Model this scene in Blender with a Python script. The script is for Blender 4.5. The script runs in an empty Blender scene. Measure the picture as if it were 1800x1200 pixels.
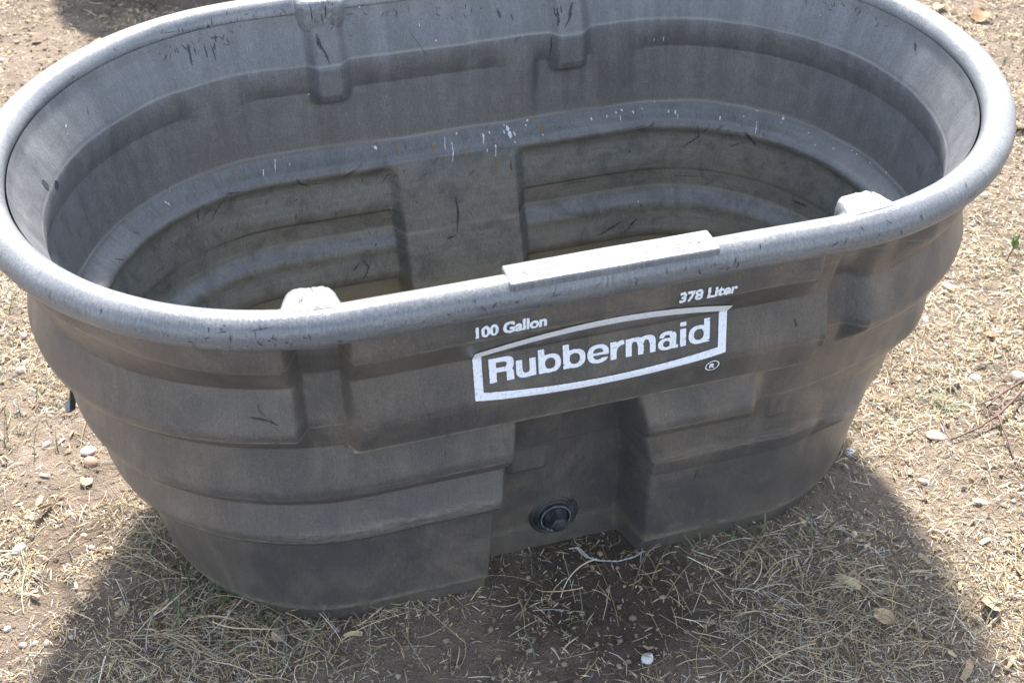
import bpy, bmesh, math
import numpy as np
from mathutils import Matrix, Vector

# ------------------------------------------------------------------ camera
SC = bpy.context.scene
CAM_P = Vector((-0.4223, -1.4722, 1.4581))
YAW, PITCH, ROLL, FPX = 0.28060, 0.67830, -0.0067, 2317.94
fwd = Vector((math.sin(YAW)*math.cos(PITCH), math.cos(YAW)*math.cos(PITCH), -math.sin(PITCH)))
rt = Vector((math.cos(YAW), -math.sin(YAW), 0)); up = rt.cross(fwd)
r2 = math.cos(ROLL)*rt + math.sin(ROLL)*up
u2 = -math.sin(ROLL)*rt + math.cos(ROLL)*up
cd = bpy.data.cameras.new("camera"); cam = bpy.data.objects.new("camera", cd)
SC.collection.objects.link(cam)
cam.matrix_world = Matrix(((r2.x, u2.x, -fwd.x, CAM_P.x), (r2.y, u2.y, -fwd.y, CAM_P.y),
                           (r2.z, u2.z, -fwd.z, CAM_P.z), (0, 0, 0, 1)))
cd.sensor_width = 22.3; cd.lens = 22.3*FPX/1800.0
cd.clip_start = 0.05; cd.clip_end = 1000
cd.dof.use_dof = True; cd.dof.focus_distance = 1.72; cd.dof.aperture_fstop = 6.3
SC.camera = cam

# ------------------------------------------------------------------ light
SUN = Vector((0.150, 0.51, 0.61)).normalized()          # towards the sun
EL = math.asin(SUN.z); AZ = math.atan2(SUN.x, SUN.y)
W = bpy.data.worlds.new("World"); SC.world = W; W.use_nodes = True
wn = W.node_tree; bg = wn.nodes["Background"]
sky = wn.nodes.new("ShaderNodeTexSky"); sky.sky_type = 'NISHITA'; sky.sun_disc = False
sky.sun_elevation = EL; sky.sun_rotation = AZ; sky.air_density = 1.0; sky.dust_density = 1.0
hz = wn.nodes.new("ShaderNodeHueSaturation"); hz.inputs["Saturation"].default_value = 0.62     # thin milky cloud
wn.links.new(sky.outputs[0], hz.inputs["Color"]); wn.links.new(hz.outputs[0], bg.inputs[0]); bg.inputs[1].default_value = 0.15
sl = bpy.data.lights.new("sun", 'SUN'); sl.energy = 4.6; sl.angle = math.radians(4.5); sl.color = (1.0, 0.95, 0.88)
so = bpy.data.objects.new("sun", sl); SC.collection.objects.link(so)
so.rotation_euler = SUN.to_track_quat('Z', 'Y').to_euler()
SC.view_settings.view_transform = 'Standard'; SC.view_settings.look = 'None'
SC.view_settings.exposure = 1.82; SC.view_settings.gamma = 1.0
SC.render.engine = 'CYCLES'

# ------------------------------------------------------------------ helpers
rng = np.random.default_rng(7)

def sstep(a, b, x):
    t = np.clip((x-a)/(b-a), 0, 1); return t*t*(3-2*t)

_perm = rng.random((256, 256))
def vnoise(x, y):                                   # tiling value noise, 0..1
    xi = np.floor(x).astype(int); yi = np.floor(y).astype(int)
    fx = x-xi; fy = y-yi; fx = fx*fx*(3-2*fx); fy = fy*fy*(3-2*fy)
    a = _perm[xi % 256, yi % 256]; b = _perm[(xi+1) % 256, yi % 256]
    c = _perm[xi % 256, (yi+1) % 256]; d = _perm[(xi+1) % 256, (yi+1) % 256]
    return (a*(1-fx)+b*fx)*(1-fy)+(c*(1-fx)+d*fx)*fy

def fbm(x, y, o=4):
    v = 0; a = .5; n = 0
    for i in range(o):
        v = v+a*vnoise(x*2**i+17.3*i, y*2**i+5.1*i); n += a; a *= .5
    return v/n

def mesh_np(name, V, F, mat=None, smooth=True, uv=None, attrs=None, parent=None, cols=None, fmat=None):
    """V (n,3), F list of (m,k) arrays of equal-size polygons"""
    if isinstance(F, np.ndarray): F = [F]
    me = bpy.data.meshes.new(name)
    nl = sum(f.size for f in F); nf = sum(len(f) for f in F)
    me.vertices.add(len(V)); me.vertices.foreach_set("co", np.ascontiguousarray(V, dtype=np.float32).ravel())
    idx = np.concatenate([f.ravel() for f in F]).astype(np.int32)
    me.loops.add(nl); me.loops.foreach_set("vertex_index", idx)
    sizes = np.concatenate([np.full(len(f), f.shape[1]) for f in F])
    st = np.concatenate([[0], np.cumsum(sizes)[:-1]]).astype(np.int32)
    me.polygons.add(nf); me.polygons.foreach_set("loop_start", st)
    me.polygons.foreach_set("use_smooth", np.full(nf, smooth, dtype=bool))
    if fmat is not None: me.polygons.foreach_set("material_index", np.asarray(fmat, dtype=np.int32))
    me.update(calc_edges=True); me.validate()
    if uv is not None:
        l = me.uv_layers.new(name="UVMap"); l.data.foreach_set("uv", np.ascontiguousarray(uv[idx], dtype=np.float32).ravel())
    for k, a in (attrs or {}).items():
        at = me.attributes.new(k, 'FLOAT', 'POINT'); at.data.foreach_set("value", np.ascontiguousarray(a, dtype=np.float32))
    if cols is not None:
        at = me.color_attributes.new("tint", 'FLOAT_COLOR', 'POINT')
        c4 = np.c_[cols, np.ones(len(cols))].astype(np.float32); at.data.foreach_set("color", c4.ravel())
    o = bpy.data.objects.new(name, me); SC.collection.objects.link(o)
    for m in (mat if isinstance(mat, (list, tuple)) else [mat]):
        if m: me.materials.append(m)
    if parent: o.parent = parent
    return o

def bm_obj(name, bm, mat, parent=None, smooth=True):
    me = bpy.data.meshes.new(name); bm.normal_update(); bm.to_mesh(me); bm.free()
    for p in me.polygons: p.use_smooth = smooth
    me.materials.append(mat); o = bpy.data.objects.new(name, me); SC.collection.objects.link(o)
    if parent: o.parent = parent
    return o

def tag(o, label, cat, group=None, kind=None):
    o["label"] = label; o["category"] = cat
    if group: o["group"] = group
    if kind: o["kind"] = kind
    return o

def empty(name, loc=(0, 0, 0)):
    o = bpy.data.objects.new(name, None); SC.collection.objects.link(o); o.location = loc
    o.empty_display_size = .05
    return o

def grid_faces(nr, nc, wrap):
    r = np.arange(nr-1)[:, None]; c = np.arange(nc if wrap else nc-1)[None, :]
    c2 = (c+1) % nc
    return np.stack([r*nc+c, r*nc+c2, (r+1)*nc+c2, (r+1)*nc+c], -1).reshape(-1, 4)

def tube_np(P, R, k=8, cap=True):
    """tube along polyline P (n,3) with radii R"""
    P = np.asarray(P, float); n = len(P); R = np.broadcast_to(R, n)
    T = np.gradient(P, axis=0); T /= np.linalg.norm(T, axis=1)[:, None]+1e-12
    ref = np.array([0, 0, 1.0]); 
    A = np.cross(T, ref); bad = np.linalg.norm(A, axis=1) < 1e-3
    A[bad] = np.cross(T[bad], [1.0, 0, 0]); A /= np.linalg.norm(A, axis=1)[:, None]
    B = np.cross(T, A)
    th = np.arange(k)/k*2*np.pi
    V = P[:, None]+R[:, None, None]*(np.cos(th)[None, :, None]*A[:, None]+np.sin(th)[None, :, None]*B[:, None])
    F = grid_faces(n, k, True)
    V = V.reshape(-1, 3)
    caps = np.array([np.arange(k)[::-1], (n-1)*k+np.arange(k)])
    return V, ([F, caps] if cap else [F])

# ------------------------------------------------------------------ material helpers
class NT:
    def __init__(s, name):
        s.m = bpy.data.materials.new(name); s.m.use_nodes = True; s.t = s.m.node_tree
        s.b = s.t.nodes["Principled BSDF"]
    def n(s, typ, **kw):
        nd = s.t.nodes.new(typ)
        for k, v in kw.items(): setattr(nd, k, v)
        return nd
    def l(s, a, b): s.t.links.new(a, b)
    def uv(s): return s.n("ShaderNodeUVMap").outputs[0]
    def obj(s): return s.n("ShaderNodeTexCoord").outputs["Object"]
    def scale(s, v, sc, loc=(0, 0, 0)):
        m = s.n("ShaderNodeMapping"); s.l(v, m.inputs[0]); m.inputs["Scale"].default_value = sc
        m.inputs["Location"].default_value = loc; return m.outputs[0]
    def noise(s, v, scale=1, det=4, rough=.55, dist=0):
        n = s.n("ShaderNodeTexNoise"); s.l(v, n.inputs["Vector"]); n.inputs["Scale"].default_value = scale
        n.inputs["Detail"].default_value = det; n.inputs["Roughness"].default_value = rough
        n.inputs["Distortion"].default_value = dist; return n.outputs[0]
    def ramp(s, f, pts):
        r = s.n("ShaderNodeValToRGB"); s.l(f, r.inputs[0]); e = r.color_ramp.elements
        while len(e) < len(pts): e.new(.5)
        for el, (p, c) in zip(e, pts):
            el.position = p; el.color = (c if isinstance(c, tuple) else (c, c, c))+(1,)
        return r.outputs[0]
    def mix(s, f, a, b, mode='MIX'):
        m = s.n("ShaderNodeMix", data_type='RGBA', blend_type=mode)
        for sock, v in ((m.inputs[0], f), (m.inputs[6], a), (m.inputs[7], b)):
            if isinstance(v, (int, float)): sock.default_value = v
            elif isinstance(v, tuple): sock.default_value = v+(1,)
            else: s.l(v, sock)
        return m.outputs[2]
    def math(s, op, a, b=0.0, clamp=False):
        m = s.n("ShaderNodeMath", operation=op, use_clamp=clamp)
        for i, v in enumerate((a, b)):
            if isinstance(v, (int, float)): m.inputs[i].default_value = v
            else: s.l(v, m.inputs[i])
        return m.outputs[0]
    def attr(s, name, out="Fac"):
        a = s.n("ShaderNodeAttribute", attribute_name=name); return a.outputs[out]
    def bump(s, h, strength=.3, dist=.001):
        b = s.n("ShaderNodeBump"); b.inputs["Strength"].default_value = strength
        b.inputs["Distance"].default_value = dist; s.l(h, b.inputs["Height"]); s.l(b.outputs[0], s.b.inputs["Normal"])
    def out(s, col=None, rough=None, spec=None):
        if col is not None:
            if isinstance(col, tuple): s.b.inputs["Base Color"].default_value = col+(1,)
            else: s.l(col, s.b.inputs["Base Color"])
        if rough is not None:
            if isinstance(rough, (int, float)): s.b.inputs["Roughness"].default_value = rough
            else: s.l(rough, s.b.inputs["Roughness"])
        if spec is not None: s.b.inputs["Specular IOR Level"].default_value = spec
        return s.m

def mat_outer():
    t = NT("weathered_plastic_outside"); uv = t.uv()
    big = t.noise(t.scale(uv, (5, 7, 1)), 1, 4)
    fib = t.noise(t.scale(uv, (900, 70, 1)), 1, 3, .7)
    fib2 = t.noise(t.scale(uv, (260, 14, 1)), 1, 3, .6)
    spk = t.noise(t.scale(uv, (800, 800, 1)), 1, 2, .6)
    grain = t.noise(t.scale(uv, (330, 240, 1), (7, 3, 0)), 1, 3, .75)
    scu = t.noise(t.scale(uv, (42, 30, 1), (1, 9, 0)), 1, 8, .8, 1.2)
    blot = t.noise(t.scale(uv, (18, 9, 1), (3, 2, 0)), 1, 5, .6, .4)
    c = t.mix(t.ramp(big, [(.35, 0.), (.65, 1.)]), (.072, .066, .061), (.108, .094, .082))
    c = t.mix(t.ramp(blot, [(.42, 0.), (.68, .55)]), c, (.045, .044, .045))
    dust = t.noise(t.scale(uv, (9, 6, 1), (2, 11, 0)), 1, 6, .65, .8)
    c = t.mix(t.ramp(dust, [(.48, 0.), (.68, .75)]), c, (.150, .128, .106))
    bare = t.noise(t.scale(uv, (4, 3, 1), (9, 5, 0)), 1, 4, .6, .5)     # rubbed patches where the dust is gone
    c = t.mix(t.ramp(bare, [(.5, 0.), (.66, .8)]), c, (.046, .047, .052))
    v = t.math('ADD', t.math('MULTIPLY', fib, .45), t.math('ADD', t.math('MULTIPLY', fib2, .2), t.math('MULTIPLY', spk, 1.0)))
    c = t.mix(1.0, c, t.ramp(v, [(.60, .62), (.82, 1.0), (1.05, 1.42)]), 'MULTIPLY')
    c = t.mix(t.math('MULTIPLY', t.attr("mud"), t.ramp(blot, [(.35, .2), (.6, 1.)]), True), c, (.105, .088, .070))
    c = t.mix(1.0, c, t.ramp(grain, [(.25, .76), (.5, 1.0), (.78, 1.30)]), 'MULTIPLY')
    c = t.mix(t.ramp(scu, [(.58, 0.), (.66, .5)]), c, (.15, .135, .118))
    c = t.mix(t.ramp(scu, [(.33, .6), (.40, 0.)]), c, (.038, .037, .038))
    wn_ = t.noise(t.scale(uv, (60, 200, 1)), 1, 4, .7)
    wf = t.math('MULTIPLY', t.attr("wear"), t.ramp(wn_, [(.35, 0.), (.6, 1.)]), True)
    c = t.mix(wf, c, (.27, .24, .20))
    t.bump(t.math('ADD', t.math('MULTIPLY', fib, .6), spk), .35, .0012)
    return t.out(c, t.ramp(blot, [(.3, .28), (.7, .44)]), .75)

def mat_inner():
    t = NT("weathered_plastic_inside"); uv = t.uv()
    fib = t.noise(t.scale(uv, (700, 60, 1)), 1, 3, .7)
    hor = t.noise(t.scale(uv, (7, 120, 1)), 1, 5, .65, .3)
    hor2 = t.noise(t.scale(uv, (2.5, 38, 1), (5, 1, 0)), 1, 4, .6, .2)
    ver = t.noise(t.scale(uv, (34, 2.5, 1), (1, 4, 0)), 1, 4, .6, .2)
    spk = t.noise(t.scale(uv, (500, 500, 1)), 1, 3, .6)
    blot = t.noise(t.scale(uv, (22, 26, 1), (8, 2, 0)), 1, 6, .65, .6)
    grain = t.noise(t.scale(uv, (300, 260, 1), (7, 3, 0)), 1, 3, .75)
    scu = t.noise(t.scale(uv, (30, 46, 1), (1, 9, 0)), 1, 8, .8, 1.0)
    sep = t.n("ShaderNodeSeparateXYZ"); t.l(uv, sep.inputs[0])
    mr = t.n("ShaderNodeMapRange"); t.l(sep.outputs[1], mr.inputs[0])
    mr.inputs[1].default_value = .44; mr.inputs[2].default_value = .37
    upc = t.mix(t.ramp(ver, [(.35, 0.), (.62, 1.)]), (.118, .120, .124), (.086, .088, .092))
    lowc = t.mix(t.ramp(hor, [(.22, 0.), (.78, 1.)]), (.094, .100, .097), (.152, .155, .144))
    lowc = t.mix(t.ramp(hor2, [(.5, 0.), (.66, .6)]), lowc, (.125, .120, .104))
    lowc = t.mix(t.ramp(blot, [(.44, 0.), (.66, .85)]), lowc, (.042, .045, .045))
    c = t.mix(mr.outputs[0], upc, lowc)
    v = t.math('ADD', t.math('MULTIPLY', fib, .7), t.math('ADD', t.math('MULTIPLY', spk, .6), t.math('MULTIPLY', blot, .5)))
    c = t.mix(1.0, c, t.ramp(v, [(.6, .68), (.9, 1.0), (1.2, 1.32)]), 'MULTIPLY')
    c = t.mix(1.0, c, t.ramp(grain, [(.25, .78), (.5, 1.0), (.78, 1.27)]), 'MULTIPLY')
    c = t.mix(t.ramp(scu, [(.58, 0.), (.68, .5)]), c, (.17, .172, .165))
    c = t.mix(t.ramp(scu, [(.33, .55), (.41, 0.)]), c, (.035, .038, .040))
    c = t.mix(t.math('MULTIPLY', t.attr("wear"), t.ramp(hor, [(.3, .3), (.6, 1.)]), True), c, (.31, .31, .295))
    mud = t.attr("mud"); c = t.mix(t.math('MULTIPLY', mud, t.ramp(blot, [(.3, .4), (.6, 1.)])), c, (.20, .165, .095))
    t.bump(t.math('ADD', fib, spk), .25, .0012)
    rg = t.mix(t.attr("ledge"), t.mix(mr.outputs[0], t.ramp(blot, [(.3, .40), (.7, .54)]), t.ramp(blot, [(.3, .34), (.7, .50)])), (.16, .16, .16))
    return t.out(c, rg, .7)

def mat_rim():
    t = NT("weathered_plastic_rim"); uv = t.uv()
    fib = t.noise(t.scale(uv, (900, 40, 1)), 1, 3, .7)
    scr = t.noise(t.scale(uv, (150, 45, 1), (2, 7, 0)), 1, 5, .7, .8)
    spk = t.noise(t.scale(uv, (420, 420, 1)), 1, 3, .6)
    blot = t.noise(t.scale(uv, (9, 18, 1), (4, 1, 0)), 1, 5, .6, .5)
    c = t.mix(t.ramp(blot, [(.35, 0.), (.65, 1.)]), (.105, .112, .124), (.170, .172, .175))
    grain = t.noise(t.scale(uv, (360, 200, 1), (7, 3, 0)), 1, 3, .75)
    c = t.mix(1.0, c, t.ramp(grain, [(.25, .68), (.5, 1.0), (.78, 1.4)]), 'MULTIPLY')
    c = t.mix(t.math('MULTIPLY', t.ramp(scr, [(.58, 0.), (.66, 1.)]), t.ramp(blot, [(.4, .1), (.6, .85)])), c, (.055, .06, .075))
    c = t.mix(1.0, c, t.ramp(t.math('ADD', fib, t.math('MULTIPLY', spk, .6)), [(.5, .72), (.8, 1.0), (1.1, 1.25)]), 'MULTIPLY')
    t.bump(t.math('ADD', t.math('MULTIPLY', scr, 1.2), t.math('ADD', fib, t.math('MULTIPLY', spk, .5))), .45, .0016)
    return t.out(c, t.ramp(blot, [(.3, .26), (.7, .40)]), .8)

def mat_plain(name, col, rough=.6, var=.25, scale=60, spec=.5, bump=.2):
    t = NT(name); n = t.noise(t.obj(), scale, 5, .6)
    c = t.mix(1.0, col, t.ramp(n, [(.3, 1-var), (.7, 1+var)]), 'MULTIPLY')
    if bump: t.bump(n, bump, .002)
    return t.out(c, rough, spec)

def mat_tint(name, rough=.7, var=.2, scale=150, spec=.3, trans=False):
    t = NT(name); n = t.noise(t.obj(), scale, 3, .6)
    c = t.mix(1.0, t.attr("tint", "Color"), t.ramp(n, [(.3, 1-var), (.7, 1+var)]), 'MULTIPLY')
    return t.out(c, rough, spec)

M_OUT, M_IN, M_RIM = mat_outer(), mat_inner(), mat_rim()
M_PRINT = NT("white_print"); _pn = M_PRINT.noise(M_PRINT.obj(), 260, 4, .7)
M_PRINT = M_PRINT.out(M_PRINT.ramp(_pn, [(.28, (.42, .42, .44)), (.45, (.74, .76, .82)), (.7, (.80, .82, .87))]), .6, .3)
M_SCUFF = mat_plain("black_scuff", (.034, .037, .043), .55, .3, 200, .4, 0)
M_WHITE = mat_plain("white_dropping", (.62, .63, .66), .8, .25, 400, .2, 0)
M_RUST = mat_plain("brown_residue", (.26, .15, .07), .85, .4, 300, .2, 0)
M_BLACK = mat_plain("black_rubber", (.018, .020, .026), .42, .3, 120, .5, .3)
def mat_plug():
    t = NT("dusty_black_plastic"); n = t.noise(t.obj(), 45, 6, .7, .5); f = t.noise(t.obj(), 300, 3, .7)
    c = t.mix(t.ramp(n, [(.42, 0.), (.70, .8)]), (.016, .018, .024), (.085, .085, .088))
    c = t.mix(t.ramp(f, [(.62, 0.), (.75, .5)]), c, (.17, .165, .16)); t.bump(t.math('ADD', n, f), .4, .0015)
    return t.out(c, t.ramp(n, [(.35, .34), (.65, .7)]), .5)
M_PLUG = mat_plug()

# ------------------------------------------------------------------ tank geometry
A0, B0, L0 = 0.632, 0.3645, 0.2813          # reference wall curve
RA, RB, RR, RZ = 0.6536, 0.3862, 0.0214, 0.6136   # rolled rim: centreline half axes, radius, height

def stad_dense(a, b, L, k=6000):
    t = np.linspace(0, np.pi/2, k)
    x1 = np.linspace(0, L, 400); q = np.c_[x1, np.full(400, -b)]
    e = np.c_[L+(a-L)*np.sin(t), -b*np.cos(t)][1:]
    q1 = np.concatenate([q, e])                         # front centre -> right end
    q2 = q1[::-1][1:]*[1, -1]                           # -> rear centre
    h = np.concatenate([q1, q2]); h2 = h[::-1][1:]*[-1, 1]
    pts = np.concatenate([h, h2])
    s = np.r_[0, np.cumsum(np.linalg.norm(np.diff(pts, axis=0), axis=1))]
    tg = np.gradient(pts, axis=0); tg /= np.linalg.norm(tg, axis=1)[:, None]
    nn = np.c_[tg[:, 1], -tg[:, 0]]
    return s, pts, nn
S_, P_, N_ = stad_dense(A0, B0, L0); PER = S_[-1]
def curve(s):
    s = np.mod(s, PER)
    p = np.stack([np.interp(s, S_, P_[:, i]) for i in (0, 1)], -1)
    n = np.stack([np.interp(s, S_, N_[:, i]) for i in (0, 1)], -1)
    return p, n/np.linalg.norm(n, axis=-1)[..., None]
def wrap(s):                                            # signed arc from front centre
    return (s+PER/2) % PER-PER/2
def rear(s):                                            # signed arc from rear centre, + to the right
    return -(wrap(s-PER/2))

def prof(pts, z, sig=.0022):
    zz = np.arange(-.02, .66, .0005); p = np.array(sorted(pts)); v = np.interp(zz, p[:, 0], p[:, 1])
    k = np.exp(-.5*(np.arange(-20, 21)*.0005/sig)**2); k /= k.sum()
    v = np.convolve(np.pad(v, 20, mode='edge'), k, 'valid')
    return np.interp(z, zz, v)

LIN = [(.615, .374), (.50, .3465), (.385, .320), (.272, .302), (.18, .286), (.040, .2755), (.034, .2735), (.028, .2640), (0, .2605)]
TIERS = {1: [(.615, 0), (.60, .0015), (.556, .0035), (.548, .0042), (.536, .0032), (.520, .0002+.0005), (.50, 0)],
         }
def under(zc, zx, amp, e=1.8):
    """undercut curve from the crease zc up to the bulge at zx, steepest at the crease"""
    t = np.linspace(0, 1, 9)
    return [(zc-.0008, 0)]+[(zc+(zx-zc)*a, amp*(1-(1-a)**e)) for a in t]
def bump_k(zc, zt, zx, amp, z, e=1.3):
    """tier bulge: zero at crease zc, fullest at zx, easing to zero at the crease above"""
    return prof(under(zc, zx, amp, e)+[(zx+.012, amp*.97), (zt, amp*.38 if zt > .6 else 0), (zt+.001, 0)], z, .0008)

def outer_y(s, z):
    w = wrap(s); y = prof(LIN, z, .0008)
    f1 = 1-sstep(.262, .285, w)*(1-sstep(.39, .43, w))
    f3 = 1-sstep(.228, .252, w)*(1-sstep(.44, .58, w))
    f4 = 1-.8*sstep(.08, .12, w)*(1-.9*sstep(.38, .43, w)*(1-sstep(.45, .52, w)))
    ease = 1-.12*sstep(.40, .58, np.abs(w)); f1 = f1*(1-.5*sstep(.40, .58, np.abs(w))); f3 = f3*ease; f4 = f4*ease
    y = y+f1*bump_k(.50, .615, .552, .0235, z, 1.15)
    # tier two; on the name panel it ends in a square lip
    pan = sstep(-.302, -.288, w)*(1-sstep(.296, .306, w))
    t2 = bump_k(.385, .50, .428, .0300, z)
    t2p = prof([(.3815, 0), (.3832, .0205), (.386, .0228), (.390, .0236), (.402, .0238), (.415, .0244), (.428, .0246), (.440, .0236), (.50, 0), (.501, 0)], z, .0008)
    y = y+t2*ease*(1-pan)+t2p*pan
    y = y+f3*bump_k(.272, .385, .310, .0245, z)+f4*bump_k(.18, .272, .213, .0225, z)
    # small leftover of tier three on the right
    y = y+.0035*sstep(.266, .272, w)*(1-sstep(.284, .306, w))*prof([(.262, 0), (.263, 0), (.268, 1), (.30, .3), (.33, 0), (.34, 0)], z, .001)
    # the ends stay full under the rim
    aw = np.minimum(np.abs(w), PER/2-np.abs(w))
    y = y+sstep(.36, .66, aw)*prof([(0, 0), (.06, .003), (.15, .012), (.28, .020), (.42, .021), (.50, .016), (.56, .007), (.60, .002), (.615, .0)], z, .012)
    # vertical notches either side of the panel
    nl = sstep(-.358, -.341, w)*(1-sstep(-.299, -.282, w)); nr = sstep(.302, .311, w)*(1-sstep(.340, .372, w))
    m = np.maximum(nl, nr)
    flo = prof([(.615, .344), (.552, .343), (.541, .3420), (.520, .3345), (.508, .3285), (.5040, .3268), (.500, .3272), (.44, .3365), (.430, .3368), (.415, .3345), (.400, .3290), (.396, .3278), (.386, .3275)], z, .0010)
    m = m*sstep(.384, .388, z); y = y*(1-m)+np.minimum(y, flo)*m
    # drain recess
    hl = prof([(0, .119), (.18, .109), (.27, .099), (.36, .090)], z, .004)
    hr = prof([(0, .122), (.10, .120), (.212, .116), (.226, .110), (.30, .091), (.37, .078)], z, .003)
    dst = .024
    rl = sstep(-hl, -hl+dst, w); rr = 1-sstep(hr-dst, hr, w)
    step = .0*z
    R = rl*rr*(1-sstep(.366, .3845, z))
    fl = prof([(0, .2070), (.020, .2066), (.040, .2060), (.046, .2042), (.054, .2038), (.18, .216), (.228, .221), (.236, .236), (.30, .247), (.365, .262), (.39, .262)], z, .0014)
    g = sstep(-.070, -.064, w)*(1-sstep(-.018, -.008, w))
    fl = fl+g*prof([(.168, 0), (.169, 0), (.180, .008), (.215, 0), (.22, 0)], z, .0008)
    y = y*(1-R)+np.minimum(y, fl)*R
    return y

LINI = [(.615, .363), (.495, .343), (.42, .333), (.402, .330), (.395, .3265), (.388, .3165), (.381, .3015), (.3745, .2965), (.368, .2975), (.361, .3020), (.352, .3022), (.30, .295), (.262, .2915), (.254, .286), (.243, .275), (.236, .272), (.185, .2705), (.10, .260), (.05, .250), (.03, .232)]
def inner_y(s, z):
    r = rear(s); w = wrap(s)
    y = prof(LINI, z, .0022)
    gaps = sstep(-.432, -.386, r)*(1-sstep(-.345, -.290, r))+sstep(.062, .112, r)*(1-sstep(.132, .150, r))+sstep(.224, .245, r)*(1-sstep(.285, .345, r))
    y = y-(1-gaps)*prof(under(.495, .542, .0165, 1.7)+[(.550, .0158), (.60, .0015), (.615, 0)], z, .0009)
    y = y-gaps*prof([(.40, 0), (.44, .0035), (.535, .0155), (.545, .0162), (.60, .0015), (.615, 0)], z, .003)   # the band dies out into a plain slope
    y = y-sstep(-.33, -.26, -np.abs(r)+.0)*0
    ga = (1-.75*sstep(.30, .42, r))*(1-.8*sstep(.30, .42, -r))
    y = y-ga*prof([(.2945, 0), (.2955, .003), (.300, .006), (.312, .0075), (.35, 0), (.351, 0)], z, .0008)
    y = y-prof([(.1795, 0), (.1805, .004), (.186, .008), (.196, .009), (.225, 0), (.226, 0)], z, .0008)*(1-.5*sstep(.40, .55, np.abs(r)))
    # moulded ribs under the rear lugs
    for x0, x1 in ((-.222, -.150), (.158, .232)):
        mm = sstep(x0, x0+.022, r)*(1-sstep(x1-.022, x1, r))
        mz = prof([(.476, 0), (.478, .15), (.485, .75), (.497, 1), (.62, 1)], z, .001)
        y = y*(1-mm*mz)+np.minimum(y, prof([(.60, .341), (.54, .3175), (.48, .3185)], z))*mm*mz
        y = y-mm*(1-mz)*.004*sstep(.40, .47, z)
    # centre panel standing proud of the lower wall
    pm = sstep(-.116, -.094, r)*(1-sstep(.090, .110, r))
    py = prof([(.40, .325), (.388, .314), (.379, .300), (.372, .296), (.20, .242), (.10, .214), (.03, .20)], z, .002)
    m = pm*(1-sstep(.366, .378, z))
    y = y*(1-m)+np.minimum(y, py)*m
    y = np.where(np.abs(w) < .45, np.minimum(y, outer_y(s, z)-.006), y)
    pf = sstep(-.15, -.13, w)*(1-sstep(.13, .15, w))*(1-sstep(.392, .41, z))
    y = y*(1-pf)+np.minimum(y, .185)*pf
    return y

def zrows(marks, z0, z1, coarse=.004, fine=.0008, half=.005):
    zz = np.arange(z0, z1, .0001); d = np.full(len(zz), 1/coarse)
    for m in marks: d = np.maximum(d, np.where(abs(zz-m) < half, 1/fine, 1/coarse))
    c = np.r_[0, np.cumsum(d*.0001)]; n = int(c[-1]); return np.interp(np.linspace(0, c[-1], n), c, np.r_[zz, z1])
def scols(marks, coarse=.006, fine=.0015):
    ss = np.arange(0, PER, .0005); d = np.full(len(ss), 1/coarse)
    for a, b in marks:
        w = wrap(ss); d = np.where((w > a) & (w < b), 1/fine, d)
    c = np.r_[0, np.cumsum(d*.0005)]; n = int(c[-1]); return np.interp(np.arange(n)/n*c[-1], c, np.r_[ss, PER])

def wall_xyz(s, z, fy):
    p, n = curve(s); y = fy(s, z)
    return np.stack([p[..., 0]+n[..., 0]*(y-B0), p[..., 1]+n[..., 1]*(y-B0), z], -1)

tank = empty("stock_tank")
tag(tank, "large oval grey plastic stock tank standing on dirt and straw", "water trough")

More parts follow.
